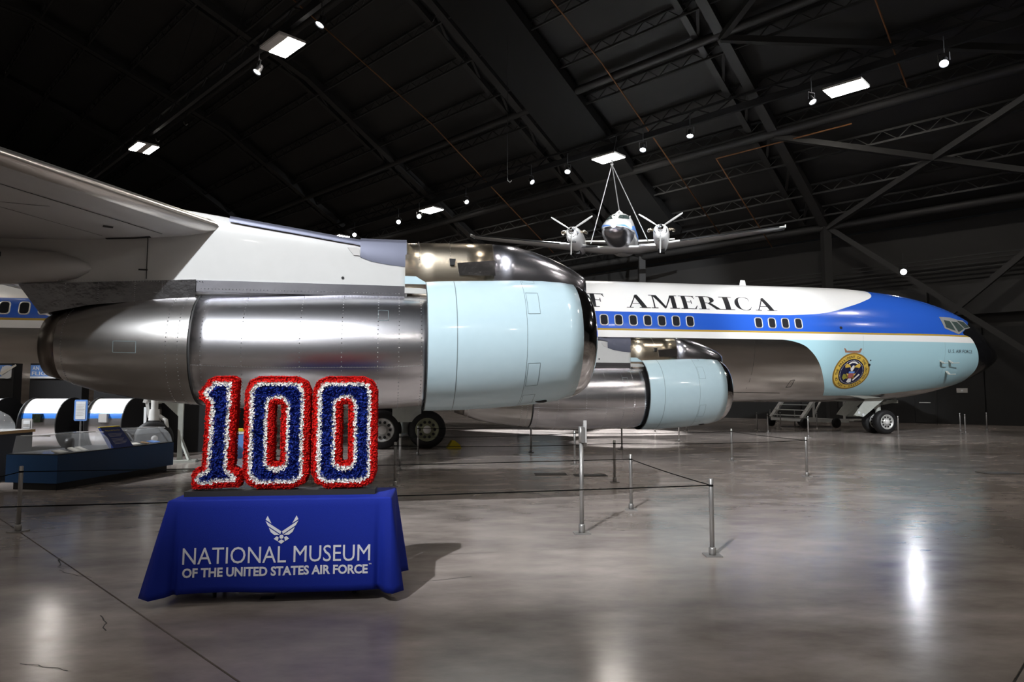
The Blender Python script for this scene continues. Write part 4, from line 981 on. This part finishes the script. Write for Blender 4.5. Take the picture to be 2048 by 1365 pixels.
# tall sensor post
sp_=empty('sensor_post',(.79,7.85,0),.1,label='taller grey metal post with sensor box on top',cat='post')
MB().box((0,0,.007),(.18,.14,.014)).lathe([(.014,.036),(.10,.036),(.11,.028)],n=14).build('post_base',M['post_metal'],sp_)
MB().lathe([(.014,.024),(1.05,.024)],n=14).build('pole',M['post_metal'],sp_)
MB().lathe([(1.02,.030),(1.20,.030),(1.203,.02)],n=14).box((.012,-.02,1.11),(.04,.05,.18)).build('sensor_body',M['post_metal'],sp_)
MB().box((.05,.03,1.12),(.035,.03,.30)).box((.04,.0,1.12),(.03,.06,.2)).build('sensor_box',M['plastic_grey'],sp_)
def cord(a,b_,lab,sag=.012,h=.68,grp='black barrier cords'):
    p,q_=POSTS[a],POSTS[b_]; m=MB(); m.path([p.lerp(q_,i/14)+V(0,0,h-sag*4*(i/14)*(1-i/14)) for i in range(15)],.0055,n=6)
    m.build('barrier_rope',M['rope_black'],label=lab,cat='cord',group=grp)
cord('LF','F','thin black cord running behind the flower numerals to the front corner post')
cord('L','R','thin black cord from the display case post to the rear corner post')
cord('R','F','thin black cord joining rear and front corner posts')
cord('LF','L','thin black cord between the posts next to the display case')
cord('S1','S2','thin black cord between the posts near the nose wheel side')
cord('S1','D','thin black cord from the corner post back under the engine',.03); cord('D','A','thin black cord passing behind the tall sensor post',.03)
cord('S2','E','thin black cord crossing below the inboard engine intake',.02); cord('E','B','thin black cord crossing before the main wheels',.03); cord('C','G','thin black cord past the yellow wheel chock',.02); cord('G','H','thin black cord through the bright floor patch',.02)

# yellow wheel chock by the front main wheel
ck=MB(); wv=air.matrix_basis if False else None
Rz=Matrix.Rotation(TH,3,'Z'); AO=V(2.72,24.32,0)
c=AO+Rz@V(-5.16,-3.8,0)
ck.prism([(-.2,0),(.2,0),(.16,.10),(.02,.21),(-.06,.21)],lambda u,v,d:V(u,d,v),-.2,.2)
ck.build('wheel_chock',M['yellow'],loc=c,rz=TH,label='yellow wedge wheel chock against the front main wheel',cat='chock')
# boarding stairs beyond the nose
bsn=empty('boarding_stairs',(13.3,31.2,0),TH+.12,label='white wheeled boarding stairs standing beyond the fuselage',cat='stairs')
for y in (-1.0,1.0):
    MB().bar((-1.0,y,.45),(1.1,y,2.9),.09,.22,up=(0,1,0)).build('stringer',M['steel_white'],bsn)
for k in range(11): MB().box((-.92+k*.2,0,.55+k*.233),(.26,1.95,.035)).build('step',M['steel_white'],bsn)
m=MB(); m.bar((-1.0,-1.0,.36),(1.5,-1.0,.30),.12,.16).bar((-1.0,1.0,.36),(1.5,1.0,.30),.12,.16).bar((-1,-1,.36),(-1,1,.36),.1,.12).bar((1.5,-1,.3),(1.5,1,.3),.1,.12); m.build('chassis',M['steel_white'],bsn)
m=MB()
for y in (-.95,.95): m.tube((1.35,y,.3),(1.35,y,3.0),.05,n=8); m.tube((1.35,y,.5),(2.4,y,2.2),.045,n=8); m.tube((2.4,y,2.2),(1.35,y,2.9),.03,n=8)
m.build('support_frame',M['steel_white'],bsn)
for x,y in ((-.95,-1.1),(-.95,1.1),(.75,-1.1),(.75,1.1)):
    MB().lathe([(-.07,.12),(-.07,.2),(-.04,.225),(.04,.225),(.07,.2),(.07,.12),(.05,.02)],(x,y,.225),(0,-1,0),n=20).build('wheel',M['rubber'],bsn)
m=MB(); m.tube((1.5,-.3,.32),(3.1,-.35,.30),.045,n=8).box((2.3,-.33,.3),(.25,.1,.1)); m.build('tow_bar',M['steel_white'],bsn)
MB().box((1.75,-.9,.7),(.5,.35,.42)).build('control_box',M['gear_paint'],bsn)

# ------------------------------------------------------------------ hanging propeller aeroplane: local x = nose, y = its left wing
KH=math.radians(-104); ka=empty('propeller_plane',(5.25,33.0,9.42),KH,label='white twin-engined propeller plane hanging from the roof truss',cat='airplane'); ka.rotation_euler=(math.radians(-1.6),math.radians(2),KH)
def kring(x,zc,hw,hu,hd,n=32,p=2.2): 
    return [V(x,hw*math.copysign(abs(math.cos(a))**(2/p),math.cos(a)),zc+(hu if math.sin(a)>=0 else hd)*math.copysign(abs(math.sin(a))**(2/p),math.sin(a))) for a in [2*PI*k/n for k in range(n)]]
KS=[(x_,z_*1.0,a_*1.1,b_*1.08,c_*1.08) for x_,z_,a_,b_,c_ in [(2.75,-.24,.10,.08,.08),(2.66,-.24,.30,.22,.24),(2.4,-.22,.46,.33,.36),(1.95,-.19,.56,.41,.46),(1.4,-.15,.62,.47,.54),(.95,-.10,.66,.55,.62),(.6,-.05,.68,.72,.68),(.2,0,.70,.83,.74),(-.3,0,.70,.86,.76),(-2.6,0,.70,.86,.76),(-4.0,.08,.58,.72,.62),(-5.6,.28,.33,.42,.35),(-7.0,.48,.08,.12,.08)]]
m=MB(); m.loft([kring(*q_) for q_ in KS]); kf=m.build('fuselage',M['white_paint'],ka)
m=MB()      # polished belly and nose below the blue cheat line
rr=[]
for x,zc,hw,hu,hd in KS[:8]:
    full=kring(x,zc,hw+.008,hu+.008,hd+.008,64); rr.append([p for k,p in enumerate(full) if 33<=k<=63])
m.loft(rr,closed=False); m.build('polished_belly',M['satin_metal'],kf)
m=MB(); rr=[]
for x,zc,hw,hu,hd in KS[:11]:
    full=kring(x,zc,hw+.01,hu+.01,hd+.01,128); rr.append(([p for k,p in enumerate(full) if k<=5],[p for k,p in enumerate(full) if 59<=k<=64]))
m.loft([a for a,_ in rr],closed=False).loft([b_ for _,b_ in rr],closed=False); m.build('cheat_line',M['sign_blue'],kf)
def ksurf(y,z):
    x=2.7
    while x>-1:
        for (xa,*a_),(xb,*b__) in zip(KS,KS[1:]):
            if xb<=x<=xa:
                t=(x-xb)/(xa-xb); zc,hw,hu,hd=[q1+(q2-q1)*t for q1,q2 in zip(b__,a_)]; break
        if (abs(y)/hw)**2.2+(abs(z-zc)/(hu if z>zc else hd))**2.2<=1: return x
        x-=.01
    return 0
def kwin(y0,y1,z0,z1):
    # windscreen panes lie on the slope between x=.95 and x=.2
    def sx(z): return .62-.48*(z-.40)/.36
    m=MB(); G=5; pts=[(y0+(y1*(1-.12*j/G)-y0)*i/G,z0+(z1-z0)*j/G) for j in range(G+1) for i in range(G+1)]; m.add([V(ksurf(y,z)+.025,y,z+.01) for y,z in pts],[(j*(G+1)+i,j*(G+1)+i+1,(j+1)*(G+1)+i+1,(j+1)*(G+1)+i) for j in range(G) for i in range(G)]); m.build('windscreen_pane',M['cockpit_glass'],kf,fix=False)
kwin(.04,.56,.45,.70); kwin(-.04,-.56,.45,.70)
for y in (-1,1):
    for x in (-.6,-1.3,-2.0,-2.7): 
        m=MB(); m.lathe([(0,.17),(.02,.17)],(x,y*.655,.3),(0,y,0),n=14); m.build('cabin_window',M['window_glass'],kf)
m=MB(); m.tube((.15,-.3,.75),(.0,0,1.05),.04,n=8).tube((.15,.3,.75),(0,0,1.05),.04,n=8).tube((-.4,0,.8),(0,0,1.05),.04,n=8); m.build('lifting_bridle',M['white_paint'],kf)
# wing
def ksec(y):
    t=min(1,abs(y)/7.65); c=2.2-1.1*max(0,(abs(y)-1.4)/6.25); xle=.25-.32*max(0,(abs(y)-2)/5.65)-(0 if abs(y)>2 else 0); z=-.78+.125*max(0,abs(y)-.9); th=.26-.14*t
    up=[(0,0),(.02,.35),(.1,.7),(.3,1),(.6,.7),(1,.02)]; lo=[(.6,-.35),(.3,-.55),(.1,-.42),(.02,-.22)]
    return [V(xle-u*c,y,z+v*th*.6) for u,v in up+lo]
m=MB(); m.loft([ksec(y) for y in (-7.65,-6,-4,-2.05,-.9,0,.9,2.05,4,6,7.65)]); kw=m.build('wing',M['white_paint'],ka)
for y in (-1,1):
    m=MB(); rr=[]
    for yy in (2.9,4.5,6,7.4):
        s_=ksec(y*yy); rr.append([s_[9]+V(.012,0,-.005),s_[0]+V(.02,0,0),s_[1]+V(.014,0,.006),s_[2]+V(0,0,.008)])
    m.loft(rr,closed=False); m.build('de_icing_boot',M['rubber'],kw)
    m=MB(); m.box((-.55,y*7.68,.10),(.7,.05,.14)); m.build('wing_tip',M['white_paint'],kw)
    m=MB(); m.box((.25,y*1.45,-.72),(.12,.9,.10)); m.build('leading_edge',M['chrome'],kw)
# engines
def kengine(y):
    z=-.27
    m=MB(); m.loft([kring(x,zc,hw,hu,hd,24) for x,zc,hw,hu,hd in ((1.75,z,.24,.22,.30),(1.6,z,.31,.28,.40),(1.2,z,.36,.33,.52),(.5,z,.38,.34,.62),(-.4,z-.05,.36,.3,.62),(-1.6,z-.15,.25,.2,.4),(-2.4,z-.2,.06,.05,.1))]); 
    for i,v in enumerate(m.v): m.v[i]=(v[0],v[1]+y,v[2])
    k=m.build('engine_cowl',M['white_paint'],ka)
    m=MB(); m.lathe([(1.62,.30),(1.72,.27),(1.76,.21),(1.70,.18)],(0,y,z-.03),(1,0,0),n=20,cap1=False); m.build('intake_ring',M['chrome'],k)
    m=MB(); m.lathe([(1.69,.2),(1.72,.2)],(0,y,z-.12),(1,0,0),n=16); m.build('air_intake',M['black'],k)
    m=MB(); m.box((1.58,y,z-.46),(.06,.34,.06)); m.build('oil_cooler_slot',M['black'],k)
    m=MB(); m.lathe([(1.74,.15),(1.9,.14),(2.05,.08),(2.12,.01)],(0,y,z+.06),(1,0,0),n=16); m.build('spinner',M['chrome'],k)
    for a in (33,147,270):
        u=V(0,math.cos(math.radians(a)),math.sin(math.radians(a))); b0_=V(1.88,y,z+.06)
        m=MB(); t=V(1,0,0).cross(u)
        def bl(r,w,tw): 
            d=(t*math.cos(tw)+V(1,0,0)*math.sin(tw))*w; e_=(V(1,0,0)*math.cos(tw)-t*math.sin(tw))*.018; c_=b0_+u*r; return [c_-d,c_+e_,c_+d,c_-e_]
        m.loft([bl(.1,.03,.9),bl(.35,.055,.9),bl(.75,.06,.8),bl(1.05,.05,.7),bl(1.17,.03,.6)],smooth=False); m.build('propeller_blade',M['wheel_alloy'],k)
    for s_ in (-1,1):
        m=MB(); m.path([(1.15,y+s_*.34,z+.1),(1.25,y+s_*.47,z+.1),(1.1,y+s_*.56,z+.1),(.85,y+s_*.58,z+.1)],.075,n=10); m.build('exhaust_stub',M['heat_tinted_metal'],k)
    m=MB(); m.box((-.2,y,z-.68),(.6,.3,.2)); m.build('gear_bay',M['black'],k)
kengine(2.05); kengine(-2.05)
m=MB(); m.loft([[V(-5.6,-.04,.55),V(-7.3,-.03,.6),V(-7.3,.03,.6),V(-5.6,.04,.55)],[V(-6.9,-.03,2.3),V(-7.7,-.02,2.3),V(-7.7,.02,2.3),V(-6.9,.03,2.3)]],smooth=False); m.build('tail_fin',M['white_paint'],ka)
m=MB(); m.loft([[V(-6.1,-2.6,.75),V(-6.9,-2.6,.72),V(-6.1,-2.6,.68)],[V(-5.7,0,.62),V(-7.1,0,.58),V(-5.7,0,.5)],[V(-6.1,2.6,.75),V(-6.9,2.6,.72),V(-6.1,2.6,.68)]],smooth=False); m.build('tailplane',M['white_paint'],ka)
# sling
apex=V(5.0,33.4,12.95); RM=ka.rotation_euler.to_matrix(); kp=lambda x,y,z: RM@V(x,y,z)+Vector(ka.location)
sl=empty('lifting_sling',apex,0,label='three-legged steel cable sling carrying the hanging propeller plane',cat='cable')
for q_ in ((0,0,1.03),(-.3,1.42,-.50),(-.3,-1.42,-.50)):
    MB().tube((0,0,0),kp(*q_)-apex,.028,n=8).build('sling_cable',M['post_metal'],sl)
MB().tube((0,0,-.1),(0,0,.25),.05,n=8).ball((0,0,.0),.09).build('shackle',M['post_metal'],sl)
MB().path([(0,0,.25),(.1,.15,.6),(.3,.3,1.6)],.025).build('hanger_chain',M['dark_metal'],sl)

# ------------------------------------------------------------------ exhibits on the left
# blue display case
cA,cB,cC=V(-8.26,11.44,0),V(-7.35,11.15,0),V(-6.89,14.02,0); cDir=(cC-cB).normalized(); cSide=(cA-cB).normalized(); cL=(cC-cB).length; cWd=(cA-cB).length
dc=empty('display_case',cB,math.atan2(cDir.y,cDir.x)-PI/2,label='dark blue museum display case with clear acrylic covers',cat='display case')   # local y runs along the case, -x across it
MB().box((-cWd/2,cL/2,.06),(cWd-.16,cL-.16,.12)).build('plinth',M['black'],dc)
MB().box((-cWd/2,cL/2,.345),(cWd,cL,.45)).build('case_body',M['case_blue'],dc)
MB().box((-cWd/2,cL/2,.578),(cWd-.02,cL-.02,.016)).build('case_deck',M['black'],dc)
def cover(y0,y1):
    prof=[(0,0),(-.02,.10),(-.09,.20),(-.2,.27),(-.34,.29),(-.8,.29),(-.86,.0)]
    m=MB()
    m.loft([[V(-.02+x,y,.588+z) for x,z in prof] for y in (y0,y1)],smooth=False,cap0=False,cap1=False)
    m.add([V(-.02+x,y0,.588+z) for x,z in prof],[tuple(range(7))]); m.add([V(-.02+x,y1,.588+z) for x,z in prof],[tuple(range(7))])
    m.build('acrylic_cover',M['acrylic'],dc)
    m=MB(); m.box((-.46,y0+.0,.878),(.55,.012,.012)).box((-.46,y1,.878),(.55,.012,.012)); m.bar((-.36,y0,.883),(-.36,y1,.883),.02,.008); m.build('cover_edge',M['plastic_grey'],dc)
cover(.03,1.2); cover(1.78,cL-.03)
m=MB(); m.prism([(0,0),(-.30,.36),(-.34,.36),(-.10,0)],lambda u,v,d:V(u,d,.587+v),1.24,1.74); pn=m.build('label_panel',M['panel_blue'],dc)
def pf(x,y): 
    n=V(.36,0,.30).normalized(); return V(-y*.64,1.27+x,.587+y*.768)+n*.004
mb=MB(); text_fit(mb,'Flying on Air Force One',.04,.40,.38,.032,pf,bold=.01); mb.build('panel_title',M['yellow'],dc,fix=False)
mb=MB()
for k in range(9):
    if k==3: continue
    wd_=.36-.04*((k*7)%3); mb.add([pf(*p) for p in rectpts(.05,.05+wd_,.31-k*.028,.318-k*.028)],[(0,1,2,3)])
mb.build('panel_text_lines',M['plastic_grey'],dc,fix=False)
m=MB(); m.prism([(-.30,.36),(-.345,.36),(-.34,.375),(-.30,.375)],lambda u,v,d:V(u,d,.587+v),1.24,1.74); m.build('panel_top_edge',M['yellow'],dc)
def item(name,x,y,z,w,d,h,rz,mt,lab,cat,tilt=0):
    R=Matrix.Rotation(rz,3,'Z')@Matrix.Rotation(tilt,3,'Y'); m=MB(); m.box((0,0,h/2),(w,d,h)); m.box((0,0,h+.002),(w*.9,d*.9,.003))
    Dm=Matrix.Rotation(math.atan2(cDir.y,cDir.x)-PI/2,3,'Z'); o=m.build(name,mt,label=lab,cat=cat,loc=cB+Dm@V(x,y,z),group='papers in the display case'); o.rotation_euler=(Dm@R).to_euler(); return o
item('booklet',-.22,.28,.60,.16,.26,.012,.3,M['paper'],'flat pale card at the front of the display case','card',.25)
item('booklet',-.24,.60,.60,.18,.11,.02,.1,M['paper'],'closed cream booklet beside an identical one in the case','booklet',.35)
item('booklet',-.24,.76,.60,.18,.11,.02,.1,M['paper'],'closed cream booklet beside an identical one in the case','booklet',.35)
item('ticket',-.2,2.30,.60,.13,.2,.01,.5,M['wood'],'orange-brown slip of paper in the rear case','card',.2)
item('leaflet',-.2,2.02,.60,.14,.2,.01,-.2,M['paper'],'cream leaflet beside the label panel in rear case','leaflet',.2)
item('leaflet',-.25,2.62,.60,.16,.24,.01,.2,M['sign_blue'],'bluish leaflet at the end of the rear case','leaflet',.2)
item('photo_frame',-.55,2.0,.60,.03,.2,.17,0,M['wood'],'small brown framed picture standing in rear case','frame')
m=MB(); m.lathe([(-.06,.07),(-.05,.1),(.05,.1),(.06,.07)],(0,0,.1),(1,.3,0),n=18); Dm=Matrix.Rotation(math.atan2(cDir.y,cDir.x)-PI/2,3,'Z'); m.build('round_exhibit',M['black'],loc=cB+Dm@V(-.6,.9,.588),label='dark round object inside the front display case',cat='exhibit')
# partitions with fuselage-section models and headings
def partition(x0,x1,y,z1,lab,cat='exhibit panel'):
    r=empty('exhibit_partition',((x0+x1)/2,y,0),0,label=lab,cat=cat,group='black exhibit panels'); w=x1-x0
    MB().box((0,0,z1/2),(w,.14,z1)).build('panel_board',M['black'],r); MB().box((w/2+.03,.0,z1/2),(.06,.3,z1)).build('panel_return',M['black'],r); return r
pA=partition(-14.04,-12.75,17.55,2.325,'black exhibit panel with a globe-like white emblem on its heading')
pB=partition(-12.33,-11.0,17.55,2.325,'black exhibit panel with a blue heading partly hidden by exhaust nozzle')
pC=partition(-10.68,-9.24,17.55,2.325,'black exhibit panel behind the silver model with a small grey recess')
def head(p,w,txt,x0):
    MB().box((0,-.085,2.13),(w,.03,.30)).build('heading_board',M['sign_blue'],p); MB().box((0,-.09,1.965),(w,.035,.05)).build('heading_edge',M['sign_white'],p)
    for i,t in enumerate(txt):
        mb=MB(); text_fit(mb,t[0],x0+t[1],x0+t[1]+t[2],2.155-i*.135,.098,lambda x,y:V(x,-.104,y),bold=.012); mb.build('heading_line',M['sign_white'],p,fix=False)
head(pB,1.28,[('AN',.06,.17),('FLIGHT',.05,.62)],-.65); head(pA,1.2,[('K',.98,.08)],-.62)
m=MB(); m.lathe([(0,.17),(.02,.17)],(.52,-.12,2.1),(0,-1,0),n=24); m.build('emblem_disc',M['sign_white'],pA)
m=MB(); m.prism([(.30,2.06),(.40,2.02),(.76,2.26),(.74,2.30)],lambda u,v,d:V(u,-.145-d,v),0,.01); m.build('emblem_plane',M['paper'],pA)
def section_model(x0,x1,lab,screen):
    r=empty('fuselage_model',((x0+x1)/2,16.75,0),0,label=lab,cat='model',group='fuselage section models'); hw=(x1-x0)/2
    def band(a0,a1,mt,name,n=8):
        m=MB(); R=.62; pts=[(-R*math.cos(a)*.9,.82+R*math.sin(a)) for a in [math.radians(a0+(a1-a0)*i/n) for i in range(n+1)]]
        m.loft([[V(x*1.0,p[0],p[1]) for p in pts] for x in (-hw,hw)],closed=False); m.build(name,mt,r,fix=False)
    band(-62,14,M['polished_aluminium'],'silver_skin'); band(14,26,M['model_blue'],'blue_band'); band(26,82,M['white_paint'],'white_skin')
    for x in (-hw,hw):
        m=MB(); m.lathe([(0,.64),(.03,.64)],(x-.015,.0,.82),(1,0,0),n=32); m.build('end_disc',M['black'],r)
    MB().box((0,.1,.16),(hw*1.6,.7,.32)).build('model_base',M['black'],r)
    MB().box((-.02,-.56,.98),(.19,.10,.20)).build('control_screen' if screen else 'recess_box',M['screen_dark' if screen else 'plastic_grey'],r)
section_model(-11.62,-10.72,'white, blue and silver fuselage section model with a dark screen',True)
section_model(-10.05,-9.17,'white, blue and silver fuselage section model with a grey recess',False)
section_model(-13.2,-12.3,'white, blue and silver fuselage section model under the emblem panel',True)
# sign on a stand, dark block, white wheel unit, box
def sign_stand(x,y,w,z0,z1,lab,blue=True):
    r=empty('sign_stand',(x,y,0),0,label=lab,cat='sign')
    def rr_(w_,h_,rad): return [(a,b_) for a,b_ in rrect(w_,h_,rad)]
    zc=(z0+z1)/2
    MB().prism(rrect(w,z1-z0,.03),lambda u,v,d:V(u,d,zc+v),0,.025).build('sign_board',M['sign_blue' if blue else 'plastic_grey'],r)
    MB().prism(rrect(w-.07,z1-z0-.07,.012),lambda u,v,d:V(u,d,zc+v),-.006,0).build('sign_sheet',M['sign_white'],r)
    m=MB()
    for k in range(8):
        zz=z1-.11-k*(z1-z0-.16)/9; m.add([V(a,-.008,b_) for a,b_ in rectpts(-w*.33,w*.33-.02*(k%3),zz,zz+.008)],[(0,1,2,3)])
    m.build('sign_text_lines',M['plastic_grey'],r,fix=False)
    MB().tube((0,.02,0),(0,.02,z0+.05),.018,n=10).build('pole',M['post_metal'],r); MB().lathe([(0,.14),(.012,.14),(.02,.03)],(0,.02,0),n=20).build('base',M['post_metal'],r)
sign_stand(-9.12,14.5,.275,.985,1.43,'blue-framed white text sign on a stand behind the display case')
sign_stand(-9.36,13.25,.20,.86,1.08,'small grey square sign on a stand beside the wood-edged counter',False)
m=MB(); m.box((0,0,.36),(.06,.03,.72)); m.build('white_marker',M['sign_white'],loc=(-8.55,16.0,.0+.0),label='small upright white board between model and wheel unit',cat='board'); bpy.data.objects['white_marker'].scale=(1,1,1.72)
ct=empty('exhibit_counter',(-9.55,12.4,0),0,label='black counter with wooden edge and clear dome at frame edge',cat='counter')
MB().box((-.3,.2,.42),(1.5,.9,.84)).build('counter_body',M['black'],ct); MB().box((-.3,.2,.865),(1.56,.96,.05)).build('counter_edge',M['wood'],ct); MB().box((-.3,.2,.893),(1.55,.95,.006)).build('counter_top',M['plastic_grey'],ct)
m=MB(); m.loft([[V(-.35+x,.2+y,.897+z) for x,y,z in ((-.6,-.4,0),(.6*f,-.4,0),(.6*f,.4,0),(-.6,.4,0))] if False else [V(-.35+.75*f*math.cos(2*PI*k/24),.2+.4*f*math.sin(2*PI*k/24),.897+h) for k in range(24)] for f,h in ((1,0),(.98,.12),(.85,.26),(.6,.36),(.3,.41),(.05,.42))]); m.build('clear_dome',M['acrylic'],ct)
wu=empty('landing_gear_unit',(-8.0,15.6,0),.25,label='white aircraft landing gear leg with black tyre on a steel stand',cat='landing gear')
MB().lathe([(-.1,.24),(-.1,.34),(-.05,.40),(.05,.40),(.1,.34),(.1,.24)],(-.1,-.05,.55),(.35,-.94,0),n=32).build('tyre',M['rubber'],wu)
m=MB(); m.lathe([(-.08,.25),(.08,.25),(.10,.24),(.06,.19),(.05,.08),(.11,.07),(.11,.01)],(-.1,-.05,.55),(.35,-.94,0),n=28)
for k in range(7):
    a=2*PI*k/7; d=V(.35,-.94,0).normalized(); a1=d.orthogonal().normalized(); b1=d.cross(a1); c_=V(-.1,-.05,.55)+d*.056+(a1*math.cos(a)+b1*math.sin(a))*.14; m.lathe([(0,.035),(.006,.035)],c_,d,n=10,mi=1)
m.build('wheel_rim',[M['steel_white'],M['black']],wu)
m=MB(); m.tube((-.12,0,1.0),(-.12,0,1.9),.075,n=14).tube((-.12,0,.95),(-.12,0,1.2),.12,.1,n=14).bar((-.3,0,1.45),(-.22,0,1.02),.05,.06).bar((-.22,0,1.02),(.0,0,.98),.08,.06).path([(-.02,0,1.05),(.12,0,.95),(.16,0,.72)],.05,n=8).bar((-.27,0,1.55),(-.33,0,1.35),.07,.07); m.build('fork',M['steel_white'],wu)
m=MB(); m.bar((.42,.1,0),(.42,.1,1.42),.10,.10).bar((-.25,.1,1.38),(.48,.1,1.38),.08,.07).bar((.42,.1,.55),(.66,-.1,.05),.06,.06).box((.55,0,.025),(.5,.3,.05)); m.prism([(.40,1.35),(.05,1.35),(.40,1.0)],lambda u,v,d:V(u,.1+d,v),-.02,.02); m.build('stand',M['gear_paint'],wu)
db=empty('dark_cabinet',(-8.35,18.6,0),.05,label='black exhibit cabinet with small grey picture panel behind the numerals',cat='cabinet')
MB().box((0,0,.85),(1.9,.8,1.7)).build('cabinet_body',M['black'],db); MB().box((.62,-.42,1.0),(.34,.03,.55)).build('picture_panel',M['wall_upper'],db); MB().box((.45,-.43,1.42),(.04,.02,.15)).build('yellow_tag',M['yellow'],db)
bxx=empty('blue_box',(-6.55,16.8,0),.1,label='light blue box with yellow and white rim behind figure one',cat='box')
MB().box((0,0,.29),(.5,.35,.58)).build('box_body',M['sign_blue'],bxx); MB().box((0,0,.61),(.52,.37,.07)).build('white_rim',M['sign_white'],bxx); MB().box((0,0,.67),(.53,.38,.055)).build('yellow_rim',M['yellow'],bxx)
